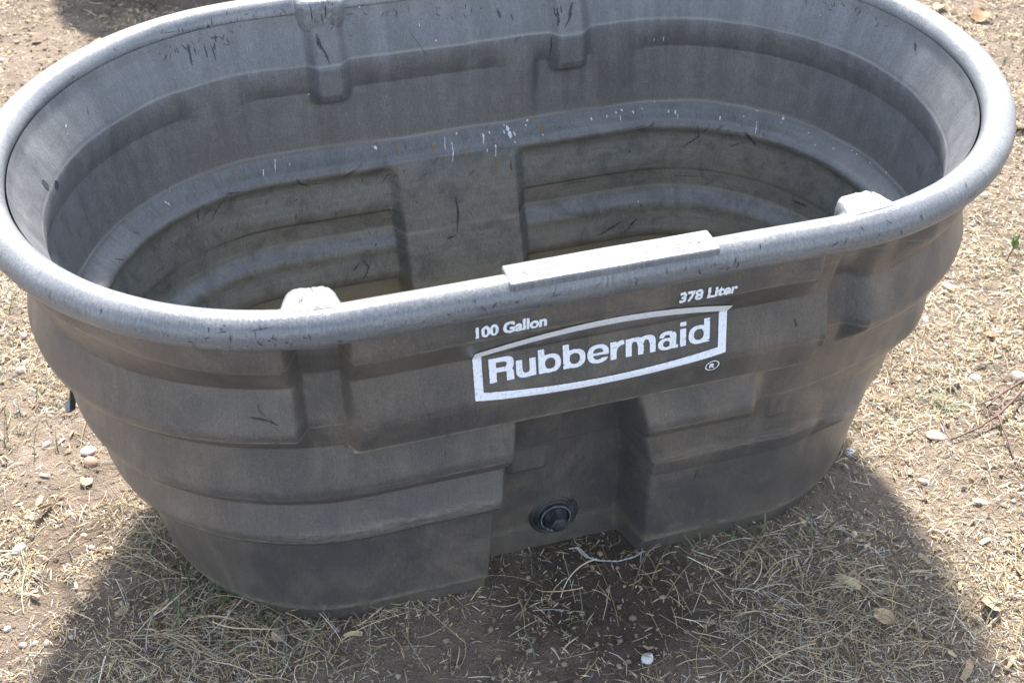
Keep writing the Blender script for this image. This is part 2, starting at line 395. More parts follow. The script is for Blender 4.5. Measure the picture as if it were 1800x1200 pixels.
def build_wall():
    so_ = scols([(-.38, -.28), (-.13, -.08), (.08, .135), (.26, .40)], .005, .0013)
    zo = zrows([.50, .548, .385, .427, .272, .306, .18, .211, .02, .386, .375, .234, .053], 0, .614)
    S, Z = np.meshgrid(so_, zo)
    V = wall_xyz(S, Z, outer_y)
    w = wrap(S); n1 = vnoise(S*160, Z*20)
    wear = np.zeros_like(Z)
    wob = lambda k: .004*(fbm(S*14+k*31, S*0+k, 3)-.5)*2
    for zz, a, wd in ((.552, .55, .0012), (.431, .5, .0012), (.309, .5, .0013), (.214, .5, .0014)):
        wear = np.maximum(wear, (a if zz != .431 else a*(1-.8*sstep(-.30, -.28, w)*(1-sstep(.28, .30, w))))*np.exp(-((Z-zz-wob(zz*100))/wd)**2))
    pan = sstep(-.295, -.28, w)*(1-sstep(.29, .30, w))
    wear = np.maximum(wear, pan*1.5*np.exp(-((Z-.3855)/.0032)**2))
    wear = np.maximum(wear, (.35+.6*(fbm(S*40, Z*300, 3)-.4))*np.exp(-((Z-.223)/.010)**2)*sstep(-.5, -.3, w)*(1-sstep(.45, .6, w)))
    wear = np.maximum(wear, .9*np.exp(-((Z-.041)/.006)**2)*fbm(S*30, Z*100, 3))
    inrec = sstep(-.115, -.10, w)*(1-sstep(.10, .12, w))*(1-sstep(.372, .383, Z))
    wear *= 1-inrec
    uv = np.stack([S, Z], -1).reshape(-1, 2)
    nv = V.shape[0]*V.shape[1]
    F = grid_faces(*S.shape, True)[:, ::1]
    splash = .8*sstep(.11, .03, Z+.16*(fbm(S*16, Z*22, 4)-.5))*sstep(.45, .62, fbm(S*60+5, Z*60, 4))+.25*sstep(.07, .03, Z)
    # inside
    si = scols([(-PER/2, -PER/2+.26), (PER/2-.26, PER/2)], .005, .0016)
    zi = zrows([.4945, .54, .485, .40, .385, .374, .295, .255, .240, .18], .03, .614)[::-1]
    S2, Z2 = np.meshgrid(si, zi); V2 = wall_xyz(S2, Z2, inner_y)
    r = rear(S2)
    led = np.exp(-((Z2-.383)/.0085)**2)*(.45+.55*sstep(-.16, .02, r))*(.35+.65*sstep(.30, .45, fbm(S2*9, Z2*30, 3)))
    led = np.maximum(led, .45*np.exp(-((Z2-.246)/.011)**2)*(.3+.7*fbm(S2*12, Z2*50, 3)))
    wear2 = .5*np.exp(-((Z2-.545-.004*(fbm(S2*14, S2*0, 3)-.5))/.0013)**2)
    wear2 = np.maximum(wear2, .5*np.exp(-((Z2-.404-.006*(fbm(S2*9, S2*0+4, 3)-.5))/.0022)**2))
    wear2 = np.maximum(wear2, .35*np.exp(-((Z2-.265-.006*(fbm(S2*9, S2*0+9, 3)-.5))/.0022)**2))
    mud = (1-sstep(.14, .20, Z2))*.8
    # floor rows shrinking to the middle
    last = V2[-1]; rings = []
    for k in (.9, .75, .5, .25, .02):
        q = last*np.array([k, k, 1.0]); q[:, 2] = .03-.004*(1-k); rings.append(q)
    V2 = np.concatenate([V2, np.array(rings)]); nfl = len(rings)
    ext = lambda a, v=None: np.concatenate([a, np.full((nfl, a.shape[1]), 0.0 if v is None else v)])
    uv2 = np.stack([ext(S2), ext(Z2, .03)], -1)
    uv2[-nfl:, :, 0] = S2[-1]; uv2 = uv2.reshape(-1, 2)
    F2 = grid_faces(V2.shape[0], V2.shape[1], True)+nv
    Vall = np.concatenate([V.reshape(-1, 3), V2.reshape(-1, 3)])
    z0 = np.zeros(nv); n2 = V2.shape[0]*V2.shape[1]
    attrs = dict(wear=np.r_[wear.ravel(), ext(wear2).ravel()],
                 ledge=np.r_[z0, ext(led).ravel()], mud=np.r_[splash.ravel(), ext(mud, .9).ravel()])
    fm = np.r_[np.zeros(len(F)), np.ones(len(F2))]
    return mesh_np("wall", Vall, [np.concatenate([F, F2])], [M_OUT, M_IN], True, np.concatenate([uv, uv2]), attrs, tank, fmat=fm)
wall = build_wall()

# rolled rim ---------------------------------------------------------------
SR, PR, NR = stad_dense(RA, RB, L0)
def rim_curve(s):
    p = np.stack([np.interp(s, SR, PR[:, i]) for i in (0, 1)], -1)
    n = np.stack([np.interp(s, SR, NR[:, i]) for i in (0, 1)], -1)
    return p, n/np.linalg.norm(n, axis=-1)[..., None]
def rim_xyz(s, th, dr=0.0):                              # th: 0 outward, pi/2 up, pi inward
    p, n = rim_curve(np.mod(s, SR[-1]))
    rr = RR+.0007*(fbm(s*22, np.cos(th)*3, 3)-.5)+dr
    return np.stack([p[..., 0]+n[..., 0]*np.cos(th)*rr, p[..., 1]+n[..., 1]*np.cos(th)*rr, RZ+rr*np.sin(th)], -1)
ns, nth = 1100, 40
s = np.arange(ns)/ns*SR[-1]; th = np.arange(nth)/nth*2*np.pi
TH, SS = np.meshgrid(th, s)
V = rim_xyz(SS, TH)
und = sstep(-.05, -.55, np.sin(TH))*(np.cos(TH) > -.3)+0*SS
F = []
r_ = np.arange(ns)[:, None]; c_ = np.arange(nth)[None]
F = np.stack([r_*nth+c_, ((r_+1) % ns)*nth+c_, ((r_+1) % ns)*nth+(c_+1) % nth, r_*nth+(c_+1) % nth], -1).reshape(-1, 4)
rim = mesh_np("rim", V.reshape(-1, 3), F, M_RIM, True, np.stack([SS, TH*RR], -1).reshape(-1, 2),
              dict(under=und.ravel()), tank)

def rounded_block(size, bev, taper=.0, seg=4):
    bm = bmesh.new(); bmesh.ops.create_cube(bm, size=1)
    for v in bm.verts:
        k = 1-taper*(v.co.z+.5)
        v.co = Vector((v.co.x*size[0]*k, v.co.y*size[1]*(1-taper*.5*(v.co.z+.5)), v.co.z*size[2]))
    bmesh.ops.bevel(bm, geom=bm.edges[:], offset=bev, segments=seg, profile=.5, affect='EDGES')
    bmesh.ops.subdivide_edges(bm, edges=[e for e in bm.edges if e.calc_length() > .012], cuts=3, use_grid_fill=True)
    return bm

def rough_up(bm, amp, k):
    for v in bm.verts:
        a = v.co*k; v.co += Vector((float(vnoise(a.x+3, a.y+a.z))-.5, float(vnoise(a.y+9, a.z+a.x))-.5, float(vnoise(a.z+5, a.x-a.y))-.5))*amp

def rim_s(x, front):                                   # arc position on the rim of a straight-side x
    d = np.where((PR[:, 1] < 0) == front, np.abs(PR[:, 0]-x), 9); return SR[np.argmin(d)]
for x, front, wd in ((-.3230, True, .050), (.3190, True, .050), (-.186, False, .058), (.195, False, .058)):
    s0 = rim_s(x, front)
    tt = np.radians(np.linspace(48, 262, 64)); su = np.linspace(-.055, .055, 90)
    T2, S2 = np.meshgrid(tt, su); deg = np.degrees(T2)
    hw = wd/2+.007; pl = np.clip(1-(np.abs(S2)/hw)**5, 0, 1)**.6; pl = np.maximum(pl, .22*np.exp(-np.maximum(np.abs(S2)-hw+.004, 0)/.006))*sstep(.054, .046, np.abs(S2))
    bx, bz = -(RR+.024), RR+.0045                         # inner face and top of the lug relative to the roll
    ct, st_ = np.cos(T2), np.sin(T2)
    pq = 5.0; lo = .028 if not front else .016
    box = (np.abs(ct/(RR+.024))**pq+np.where(st_ > 0, np.abs(st_/bz)**pq, np.abs(st_/lo)**pq))**(-1/pq)
    box = np.where(ct > 0, (np.abs(ct/RR)**2.3+np.abs(st_/bz)**2.3)**(-1/2.3), box)
    fade = sstep(76, 134, deg)*(1-sstep(238, 262, deg))
    nz = .0026*(fbm(S2*150+x*40, T2*7+3, 3)-.5)+.0015*(fbm(S2*420+x*40, T2*22+3, 2)-.5)
    dr = pl*fade*np.maximum(box-RR+nz, .0004)-.0012*(1-sstep(0, .25, pl*fade))
    V = rim_xyz(S2+s0, T2, dr)
    uvq = np.stack([S2+s0, T2*RR*1.6], -1).reshape(-1, 2)
    lug = mesh_np("lug", V.reshape(-1, 3), grid_faces(90, 64, False), M_RIM, True, uvq, dict(under=np.zeros(90*64)), rim)
    q_ = np.random.default_rng(int(x*1000)+900); SV = []; SF = []     # scrapes worn into the lug
    nrm = np.cross(np.gradient(V, axis=0), np.gradient(V, axis=1)); nrm /= np.linalg.norm(nrm, axis=2)[..., None]+1e-12
    if np.mean(nrm[..., 2][:, 10:30]) < 0: nrm = -nrm
    for _ in range(9 if front else 26):
        i0 = q_.uniform(30, 60); j0 = q_.uniform(14, 34) if front else q_.uniform(20, 56); an = q_.normal(1.4 if not front else .4, .6); l = q_.uniform(2, 9); wq = q_.uniform(.25, .9)
        b = len(SV); n_ = 7
        for u in np.linspace(0, 1, n_):
            ww = wq*math.sin(math.pi*min(max(u, .1), .9))
            for sg in (-1, 1):
                a_ = i0+l*.6*u*math.cos(an)+sg*ww*math.sin(an)*.6; c_ = j0+l*u*math.sin(an)-sg*ww*math.cos(an)
                a_ = min(max(a_, 1), 87.9); c_ = min(max(c_, 1), 61.9); ia, ic = int(a_), int(c_); fa, fc = a_-ia, c_-ic
                bl = lambda A: (A[ia, ic]*(1-fa)+A[ia+1, ic]*fa)*(1-fc)+(A[ia, ic+1]*(1-fa)+A[ia+1, ic+1]*fa)*fc
                SV.append(bl(V)+bl(nrm)*.0006)
        SF += [(b+2*k, b+2*k+1, b+2*k+3, b+2*k+2) for k in range(n_-1)]
    mesh_np("scrape", np.array(SV), [np.array(SF)], M_SCUFF, False, parent=rim)["kind"] = "stuff"

# raised name plate on the front of the rim
bm = rounded_block((.238, .0385, .030), .0022, .0, 2); rough_up(bm, .0009, 200)
uvl = bm.loops.layers.uv.new("UVMap")
for f in bm.faces:
    for l in f.loops: l[uvl].uv = (l.vert.co.x+2.2, l.vert.co.y)
plate = bm_obj("name_plate", bm, M_RIM, rim); plate.location = (.0045, -.3830, .6212)

def text_mesh(body, size, bold=0.0, extrude=0.0, sx=1.0, spacing=1.0):
    c = bpy.data.curves.new("lettering", 'FONT'); c.body = body; c.size = size; c.offset = bold
    c.extrude = extrude; c.align_x = 'LEFT'; c.space_character = spacing; c.resolution_u = 4
    o = bpy.data.objects.new("lettering", c); SC.collection.objects.link(o)
    bpy.context.view_layer.update()
    me = bpy.data.meshes.new_from_object(o.evaluated_get(bpy.context.evaluated_depsgraph_get()))
    bpy.data.objects.remove(o); bpy.data.curves.remove(c)
    bm = bmesh.new(); bm.from_mesh(me); bpy.data.meshes.remove(me)
    for v in bm.verts: v.co.x *= sx
    return bm
bm = text_mesh("Rubbermaid Agricultural Products", .0150, .0002, .0003, 1.0)
xs = [v.co.x for v in bm.verts]; k = .205/(max(xs)-min(xs)); x0 = min(xs)
for v in bm.verts: v.co.x = (v.co.x-x0)*k-.1025
o = bm_obj("embossed_lettering", bm, M_RIM, plate, False); o.location = (0, -.006, .0150)

# ------------------------------------------------------------------ printed logo (distance-field glyphs -> mesh on the wall)
def rect(X, Y, x0, y0, x1, y1):
    dx = np.maximum(x0-X, X-x1); dy = np.maximum(y0-Y, Y-y1)
    return np.maximum(dx, dy)
def ell(X, Y, cx, cy, rx, ry, p=2.4):
    k = (np.abs((X-cx)/rx)**p+np.abs((Y-cy)/ry)**p)**(1/p); return (k-1)*min(rx, ry)
U = np.minimum
def ring(X, Y, cx, cy, rx, ry, tx, ty): return np.maximum(ell(X, Y, cx, cy, rx, ry), -ell(X, Y, cx, cy, rx-tx, ry-ty, 2.2))
XH = .74                                                  # x-height, cap height = 1
def g_R(X, Y):
    st = rect(X, Y, 0, 0, .28, 1.0)
    bowl = np.maximum(U(ell(X, Y, .56, .70, .40, .30, 3.0), rect(X, Y, .1, .40, .56, 1.0)), -U(ell(X, Y, .52, .70, .16, .105, 2.6), rect(X, Y, .28, .595, .52, .805)))
    leg = U(rect(X, Y, .66, 0, .95, .30), np.maximum(ell(X, Y, .62, .25, .33, .25, 3), .30-X))
    leg = np.maximum(leg, -np.maximum(rect(X, Y, .28, -.1, .66, .395), X-.66))
    return U(U(st, bowl), leg), 1.03
def g_u(X, Y):
    a = rect(X, Y, 0, .26, .25, XH); b = rect(X, Y, .52, 0, .77, XH)
    c = np.maximum(np.maximum(ell(X, Y, .36, .28, .36, .30), -ell(X, Y, .39, .32, .13, .14)), Y-.34)
    return U(U(a, b), c), .86
def g_b(X, Y): return U(rect(X, Y, 0, 0, .25, 1.0), ring(X, Y, .46, XH/2, .42, XH/2+.02, .22, .17)), .96
def g_d(X, Y): return U(rect(X, Y, .62, 0, .87, 1.0), ring(X, Y, .42, XH/2, .42, XH/2+.02, .22, .17)), .95
def g_e(X, Y):
    r = ring(X, Y, .42, XH/2, .43, XH/2+.02, .22, .16)
    r = U(np.maximum(r, -rect(X, Y, .45, .19, .90, .30)), rect(X, Y, .2, .31, .82, .42)); return r, .90
def g_r(X, Y):
    a = rect(X, Y, 0, 0, .25, XH)
    b = np.maximum(np.maximum(ell(X, Y, .52, .42, .36, .34), -ell(X, Y, .56, .26, .30, .30)), rect(X, Y, .15, .30, .56, .77))
    return U(a, b), .61
def arch(X, Y, x0, x1, t):
    cx = (x0+x1)/2; rx = (x1-x0)/2
    return U(np.maximum(np.maximum(ell(X, Y, cx, XH-.29, rx, .31, 2.6), -ell(X, Y, cx-.02, XH-.36, rx-t, .20)), .40-Y), rect(X, Y, x1-t, 0, x1, XH-.26))
def g_m(X, Y):
    a = rect(X, Y, 0, 0, .25, XH); return U(U(a, arch(X, Y, .02, .73, .24)), arch(X, Y, .50, 1.21, .24)), 1.30
def g_a(X, Y):
    bowl = ring(X, Y, .34, .23, .34, .25, .21, .12); st = U(rect(X, Y, .50, .10, .74, .50), rect(X, Y, .55, 0, .82, .14))
    top = np.maximum(np.maximum(ell(X, Y, .40, .48, .35, .28, 2.6), -ell(X, Y, .36, .44, .13, .16)), .50-Y)
    return U(U(bowl, st), top), .89
def g_i(X, Y): return U(rect(X, Y, 0, 0, .25, XH), rect(X, Y, 0, .84, .25, 1.02)), .35
GL = dict(R=g_R, u=g_u, b=g_b, e=g_e, r=g_r, m=g_m, a=g_a, i=g_i, d=g_d)

def march(D, xs, ys):
    """filled mesh of D<0 on a regular grid, clipped with linear interpolation"""
    V = []; F = {3: [], 4: [], 5: [], 6: []}; cache = {}
    def vid(key, p):
        i = cache.get(key)
        if i is None: i = len(V); cache[key] = i; V.append(p)
        return i
    ny, nx = D.shape; ins = D < 0
    act = ins[:-1, :-1] | ins[1:, :-1] | ins[:-1, 1:] | ins[1:, 1:]
    for j, i in zip(*np.nonzero(act)):
        cs = ((j, i), (j, i+1), (j+1, i+1), (j+1, i)); poly = []
        for a in range(4):
            p, q = cs[a], cs[(a+1) % 4]; dp, dq = D[p], D[q]
            if dp < 0: poly.append(vid(p, (xs[p[1]], ys[p[0]])))
            if (dp < 0) != (dq < 0):
                t = dp/(dp-dq); k = (min(p, q), max(p, q))
                poly.append(vid(k, (xs[p[1]]*(1-t)+xs[q[1]]*t, ys[p[0]]*(1-t)+ys[q[0]]*t)))
        if len(poly) >= 3: F[len(poly)].append(poly)
    return np.array(V), [np.array(f) for f in F.values() if f]

def on_front(x, z, lift=.0012):
    y = outer_y(x, z)
    p, n = curve(x); q = np.stack([p[..., 0]+n[..., 0]*(y-B0+lift), p[..., 1]+n[..., 1]*(y-B0+lift), z], -1)
    return q

LX0, LX1, LZ0, LZ1 = -.1455, .1685, .4440, .5100
def build_logo():
    xs = np.arange(LX0-.002, LX1+.002, .0007); zs = np.arange(LZ0-.020, LZ1+.046, .0007)
    X, Z = np.meshgrid(xs, zs); xc = (LX0+LX1)/2; h = (LX1-LX0)/2
    arc = 1-((X-xc)/h)**2
    top = LZ1+.0075+.0335*arc; bot = LZ0-.0120*arc; bw = .0105; tin = LZ1-.0105+.0345*arc
    outer = np.maximum(np.maximum(LX0-X, X-LX1), np.maximum(bot-Z, Z-top))
    inner = np.maximum(np.maximum(LX0+bw-X, X-LX1+bw), np.maximum(bot+bw-Z, Z-tin))
    wearn = (fbm(X*420, Z*420, 3)-.5)*.0005
    frame = np.maximum(outer, -inner)+wearn
    V1, F1 = march(frame, xs, zs)
    H = .0322; word = "Rubbermaid"; adv = [GL[c](np.zeros((1, 1)), np.zeros((1, 1)))[1] for c in word]
    tot = sum(adv)-.08; span = .2740; k = span/(tot*H); x = LX0+.0185; D = np.full(X.shape, 1.0); base = .4635
    for c, a in zip(word, adv):
        d, _ = GL[c]((X-x)/(H*k), (Z-base)/H); D = np.minimum(D, d*H); x += a*H*k
    D = D+.0001+wearn*.6+.0022*np.clip(fbm(X*260+40, Z*260, 2)-.76, 0, 1)*5
    V2, F2 = march(D, xs, zs)
    # registered mark: ring
    V = np.concatenate([V1, V2]); Fa = F1+[f+len(V1) for f in F2]
    return mesh_np("printed_logo", on_front(V[:, 0], V[:, 1]), Fa, M_PRINT, False, parent=wall)
logo = build_logo()

def small_print(body, x0, x1, z, hgt, bold, name="printed_lettering"):
    bm = text_mesh(body, 1.0, bold)
    xs = [v.co.x for v in bm.verts]; ys = [v.co.y for v in bm.verts]
    ax, bx = min(xs), max(xs); ay, by = min(ys), max(ys)
    for v in bm.verts: v.co = Vector((x0+(v.co.x-ax)/(bx-ax)*(x1-x0), z+(v.co.y-ay)/(by-ay)*hgt, 0))
    for k in np.arange(z-.01, z+hgt+.01, .002):
        bmesh.ops.bisect_plane(bm, geom=bm.verts[:]+bm.edges[:]+bm.faces[:], plane_co=(0, k, 0), plane_no=(0, 1, 0))
    co = np.array([v.co[:] for v in bm.verts]); q = on_front(co[:, 0], co[:, 1])
    jit = (np.stack([vnoise(co[:, 0]*900, co[:, 1]*900), vnoise(co[:, 0]*900+50, co[:, 1]*900)], -1)-.5)*.0009
    for v, p, j in zip(bm.verts, q, jit): v.co = Vector((p[0]+j[0], p[1], p[2]+j[1]))
    return bm_obj(name, bm, M_PRINT, wall, False)
small_print("100 Gallon", -.150, -.0690, .5590, .0162, .042)
small_print("378 Liter", .0880, .1590, .5550, .0162, .042)
small_print("R", .1500, .1575, .4200, .0090, .05, "registered_mark")
_t = np.linspace(0, 2*np.pi, 49)[:-1]
_rv = np.concatenate([np.c_[.1538+r*np.cos(_t), .4245+r*np.sin(_t)] for r in (.0092, .0077)])
_rf = np.stack([np.arange(48), (np.arange(48)+1) % 48, 48+(np.arange(48)+1) % 48, 48+np.arange(48)], -1)
mesh_np("registered_mark", on_front(_rv[:, 0], _rv[:, 1]), _rf, M_PRINT, False, parent=wall)

# ------------------------------------------------------------------ marks on the tank
MARKS = [
    ('ki', 0.0010, [(2.095, 0.5995), (2.095, 0.5922)]),
    ('ki', 0.0027, [(2.072, 0.6010), (2.074, 0.5880), (2.077, 0.5706)]),
    ('ki', 0.0014, [(2.066, 0.5959), (2.066, 0.5825)]),
    ('ki', 0.0017, [(2.050, 0.5953), (2.050, 0.5751)]),
    ('ki', 0.0014, [(2.041, 0.5950), (2.039, 0.5843), (2.039, 0.5690)]),
    ('ki', 0.0010, [(2.023, 0.5901), (2.011, 0.5858)]),
    ('ki', 0.0014, [(2.015, 0.5969), (2.013, 0.5890)]),
    ('ki', 0.0010, [(1.888, 0.5679), (1.888, 0.5612)]),
    ('ki', 0.0010, [(2.267, 0.5799), (2.274, 0.5703)]),
    ('ki', 0.0009, [(2.403, 0.4908), (2.407, 0.4793)]),
    ('ki', 0.0017, [(2.140, 0.3765), (2.136, 0.3593), (2.138, 0.3452)]),
    ('ki', 0.0014, [(2.076, 0.3776), (2.084, 0.3645), (2.114, 0.3387)]),
    ('ki', 0.0021, [(2.048, 0.3736), (2.077, 0.3771)]),
    ('ki', 0.0010, [(2.105, 0.3617), (2.129, 0.3495)]),
    ('ki', 0.0025, [(1.942, 0.3777), (1.939, 0.3659), (1.926, 0.3563)]),
    ('ki', 0.0013, [(2.348, 0.3838), (2.335, 0.3765)]),
    ('ki', 0.0007, [(1.926, 0.3611), (1.898, 0.3572)]),
    ('ki', 0.0007, [(1.877, 0.3612), (1.834, 0.3847)]),
    ('ki', 0.0030, [(1.486, 0.5902), (1.493, 0.5677), (1.504, 0.5544)]),
    ('ki', 0.0018, [(1.506, 0.5869), (1.506, 0.5753)]),
    ('ki', 0.0015, [(1.522, 0.5400), (1.522, 0.5091)]),
    ('ki', 0.0024, [(1.602, 0.5872), (1.598, 0.5733)]),
    ('ki', 0.0018, [(1.582, 0.5778), (1.579, 0.5668)]),
    ('ki', 0.0006, [(1.744, 0.5746), (1.718, 0.5309)]),
    ('ki', 0.0012, [(1.659, 0.3494), (1.673, 0.3411)]),
    ('ki', 0.0012, [(1.717, 0.3769), (1.729, 0.3653)]),
    ('ki', 0.0015, [(1.698, 0.3140), (1.696, 0.2930), (1.700, 0.2638)]),
    ('ki', 0.0012, [(1.797, 0.3589), (1.811, 0.3426)]),
    ('ki', 0.0012, [(1.852, 0.3763), (1.872, 0.3664)]),
    ('ki', 0.0019, [(1.601, 0.3528), (1.601, 0.3381)]),
    ('ki', 0.0026, [(1.389, 0.3335), (1.394, 0.3303)]),
    ('ki', 0.0013, [(1.356, 0.3731), (1.381, 0.3696)]),
    ('ki', 0.0019, [(1.342, 0.3790), (1.348, 0.3741)]),
    ('ki', 0.0009, [(1.736, 0.3577), (1.753, 0.3457)]),
    ('ki', 0.0022, [(1.254, 0.3783), (1.249, 0.3535), (1.278, 0.3349)]),
    ('ki', 0.0015, [(1.229, 0.3784), (1.244, 0.3617)]),
    ('ki', 0.0015, [(1.202, 0.3807), (1.217, 0.3699)]),
    ('ki', 0.0011, [(1.187, 0.3718), (1.184, 0.3571)]),
    ('ki', 0.0034, [(1.156, 0.3791), (1.143, 0.3645), (1.132, 0.3534)]),
    ('ki', 0.0015, [(1.165, 0.3525), (1.186, 0.3426)]),
    ('ki', 0.0011, [(1.342, 0.3805), (1.356, 0.3721)]),
    ('ki', 0.0024, [(0.889, 0.5984), (0.879, 0.5893)]),
    ('ki', 0.0014, [(0.953, 0.3664), (0.939, 0.3608)]),
    ('ki', 0.0023, [(1.397, 0.2059), (1.378, 0.2151)]),
    ('ki', 0.0011, [(1.382, 0.3740), (1.360, 0.3770)]),
    ('ki', 0.0019, [(1.697, 0.3129), (1.695, 0.2846), (1.702, 0.2516)]),
    ('ki', 0.0024, [(1.703, 0.2497), (1.719, 0.2473)]),
    ('ki', 0.0029, [(1.411, 0.2161), (1.431, 0.2073), (1.458, 0.1974)]),
    ('ki', 0.0021, [(1.375, 0.2182), (1.394, 0.2039), (1.415, 0.1941)]),
    ('ki', 0.0021, [(1.392, 0.2409), (1.395, 0.2368)]),
    ('ki', 0.0016, [(1.364, 0.2395), (1.370, 0.2369)]),
    ('ki', 0.0016, [(1.349, 0.2394), (1.352, 0.2365)]),
    ('ki', 0.0012, [(1.298, 0.2809), (1.241, 0.2829)]),
    ('ki', 0.0008, [(1.513, 0.2909), (1.446, 0.2881)]),
    ('ki', 0.0032, [(1.032, 0.2841), (0.997, 0.2861)]),
    ('ki', 0.0025, [(1.855, 0.2235), (1.848, 0.2114), (1.853, 0.2010), (1.862, 0.1902)]),
    ('ki', 0.0022, [(1.863, 0.2193), (1.875, 0.2076)]),
    ('ki', 0.0014, [(1.830, 0.2462), (1.834, 0.2434)]),
    ('ki', 0.0011, [(1.824, 0.2454), (1.826, 0.2436)]),
    ('ki', 0.0008, [(1.842, 0.2394), (1.848, 0.2364)]),
    ('ki', 0.0014, [(2.051, 0.2418), (2.054, 0.2395)]),
    ('ki', 0.0016, [(2.244, 0.3119), (2.248, 0.3120)]),
    ('ki', 0.0019, [(2.178, 0.2208), (2.182, 0.2179)]),
    ('ko', 0.0026, [(2.964, 0.4658), (2.984, 0.4628), (2.999, 0.4553)]),
    ('ko', 0.0006, [(2.977, 0.4839), (2.977, 0.4727), (2.988, 0.4642)]),
    ('ko', 0.0004, [(2.992, 0.4553), (2.999, 0.4464)]),
    ('ko', 0.0006, [(3.164, 0.4598), (3.169, 0.4451), (3.174, 0.4268)]),
    ('ko', 0.0003, [(3.174, 0.4261), (3.217, 0.4230)]),
    ('ko', 0.0007, [(3.194, 0.3491), (3.194, 0.3370)]),
    ('ko', 0.0022, [(0.259, 0.4713), (0.262, 0.4589)]),
    ('ko', 0.0006, [(0.186, 0.1786), (0.182, 0.1509)]),
    ('oi', 0.0043, [(1.808, 0.3986)]),
    ('wi', 0.0030, [(1.811, 0.3941)]),
    ('oi', 0.0043, [(1.777, 0.3955), (1.780, 0.3839)]),
    ('oi', 0.0043, [(1.722, 0.3882), (1.725, 0.3790)]),
    ('wi', 0.0012, [(1.700, 0.3939), (1.704, 0.3828)]),
    ('wi', 0.0024, [(1.691, 0.3872), (1.696, 0.3649)]),
    ('wi', 0.0031, [(1.680, 0.3968)]),
    ('oi', 0.0049, [(1.673, 0.3744)]),
    ('wi', 0.0037, [(1.638, 0.3901), (1.641, 0.3822)]),
    ('oi', 0.0025, [(1.642, 0.3796)]),
    ('wi', 0.0025, [(1.627, 0.3921)]),
    ('wi', 0.0009, [(1.637, 0.3771), (1.638, 0.3721)]),
    ('wi', 0.0028, [(1.623, 0.3790), (1.625, 0.3626)]),
    ('oi', 0.0028, [(1.625, 0.3547), (1.627, 0.3359)]),
    ('wi', 0.0062, [(1.596, 0.3939)]),
    ('wi', 0.0068, [(1.595, 0.3869)]),
    ('wi', 0.0031, [(1.603, 0.3907)]),
    ('wi', 0.0028, [(1.587, 0.3867)]),
    ('wi', 0.0037, [(1.562, 0.3998)]),
    ('wi', 0.0022, [(1.565, 0.3938)]),
    ('oi', 0.0037, [(1.555, 0.3964)]),
    ('oi', 0.0044, [(1.540, 0.3888), (1.543, 0.3828)]),
    ('wi', 0.0019, [(1.542, 0.3827)]),
    ('wi', 0.0032, [(1.455, 0.3905)]),
    ('wi', 0.0022, [(1.428, 0.3903)]),
    ('wi', 0.0025, [(1.411, 0.3930)]),
    ('wi', 0.0035, [(1.400, 0.3947)]),
    ('wi', 0.0016, [(1.406, 0.3883), (1.408, 0.3843)]),
    ('wi', 0.0035, [(1.379, 0.3911)]),
    ('wi', 0.0019, [(1.361, 0.3937)]),
    ('wi', 0.0019, [(1.337, 0.4015)]),
    ('wi', 0.0035, [(1.311, 0.3895)]),
    ('wi', 0.0038, [(1.298, 0.3889)]),
    ('oi', 0.0029, [(1.291, 0.3851)]),
    ('wi', 0.0015, [(1.726, 0.5799), (1.726, 0.5765)]),
    ('wi', 0.0021, [(1.704, 0.5550)]),
    ('wi', 0.0009, [(1.343, 0.5121), (1.343, 0.5058)]),
    ('wi', 0.0021, [(1.813, 0.6137)]),
    ('wi', 0.0026, [(1.373, 0.2442)]),
    ('wi', 0.0018, [(1.801, 0.3014)]),
    ('wi', 0.0027, [(2.182, 0.3917)]),
    ('wi', 0.0024, [(2.180, 0.3892)]),
    ('oi', 0.0035, [(2.044, 0.3940), (2.049, 0.3865)]),
    ('oi', 0.0032, [(2.032, 0.3843)]),
    ('wi', 0.0018, [(1.994, 0.3893), (1.997, 0.3843)]),
    ('wi', 0.0028, [(1.970, 0.3973), (1.974, 0.3849)]),
    ('wi', 0.0018, [(1.949, 0.3909)]),
    ('wi', 0.0013, [(2.328, 0.5704)]),
    ('wi', 0.0006, [(2.320, 0.5799), (2.323, 0.5774)]),
    ('wi', 0.0014, [(2.205, 0.4059)]),
    ('wi', 0.0014, [(2.165, 0.4004)]),
    ('wi', 0.0031, [(1.905, 0.4936)]),
    ('oi', 0.0021, [(1.909, 0.4839), (1.911, 0.4735)]),
    ('wi', 0.0043, [(1.813, 0.3944)]),
    ('oi', 0.0036, [(1.808, 0.3996)]),
    ('wi', 0.0010, [(2.116, 0.4014)]),
    ('wi', 0.0034, [(1.212, 0.3866)]),
    ('oi', 0.0022, [(1.210, 0.3800), (1.209, 0.3742)]),
    ('wi', 0.0015, [(1.142, 0.3888), (1.135, 0.3780)]),
    ('wi', 0.0044, [(1.098, 0.4008)]),
    ('wi', 0.0014, [(1.067, 0.5788)]),
    ('wi', 0.0011, [(1.327, 0.5149), (1.326, 0.5037)]),
    ('wi', 0.0022, [(1.042, 0.3939)]),
    ('wi', 0.0022, [(1.016, 0.3861)]),
    ('wi', 0.0022, [(0.982, 0.3905)]),
    ('wi', 0.0025, [(0.948, 0.3989)]),
    ('wi', 0.0022, [(0.936, 0.3976)]),
    ('wi', 0.0021, [(0.901, 0.3988)]),
    ('wi', 0.0025, [(0.858, 0.4031)]),
    ('wi', 0.0021, [(0.827, 0.4010)]),
    ('wi', 0.0022, [(1.148, 0.4020)]),
    ('wi', 0.0019, [(1.169, 0.3916)]),
    ('wi', 0.0015, [(1.293, 0.3862), (1.293, 0.3826)]),
    ('ki', .0030, [(1.883, .585), (1.882, .575), (1.876, .568), (1.871, .548)]), ('ki', .0028, [(1.884, .592), (1.880, .572)]),
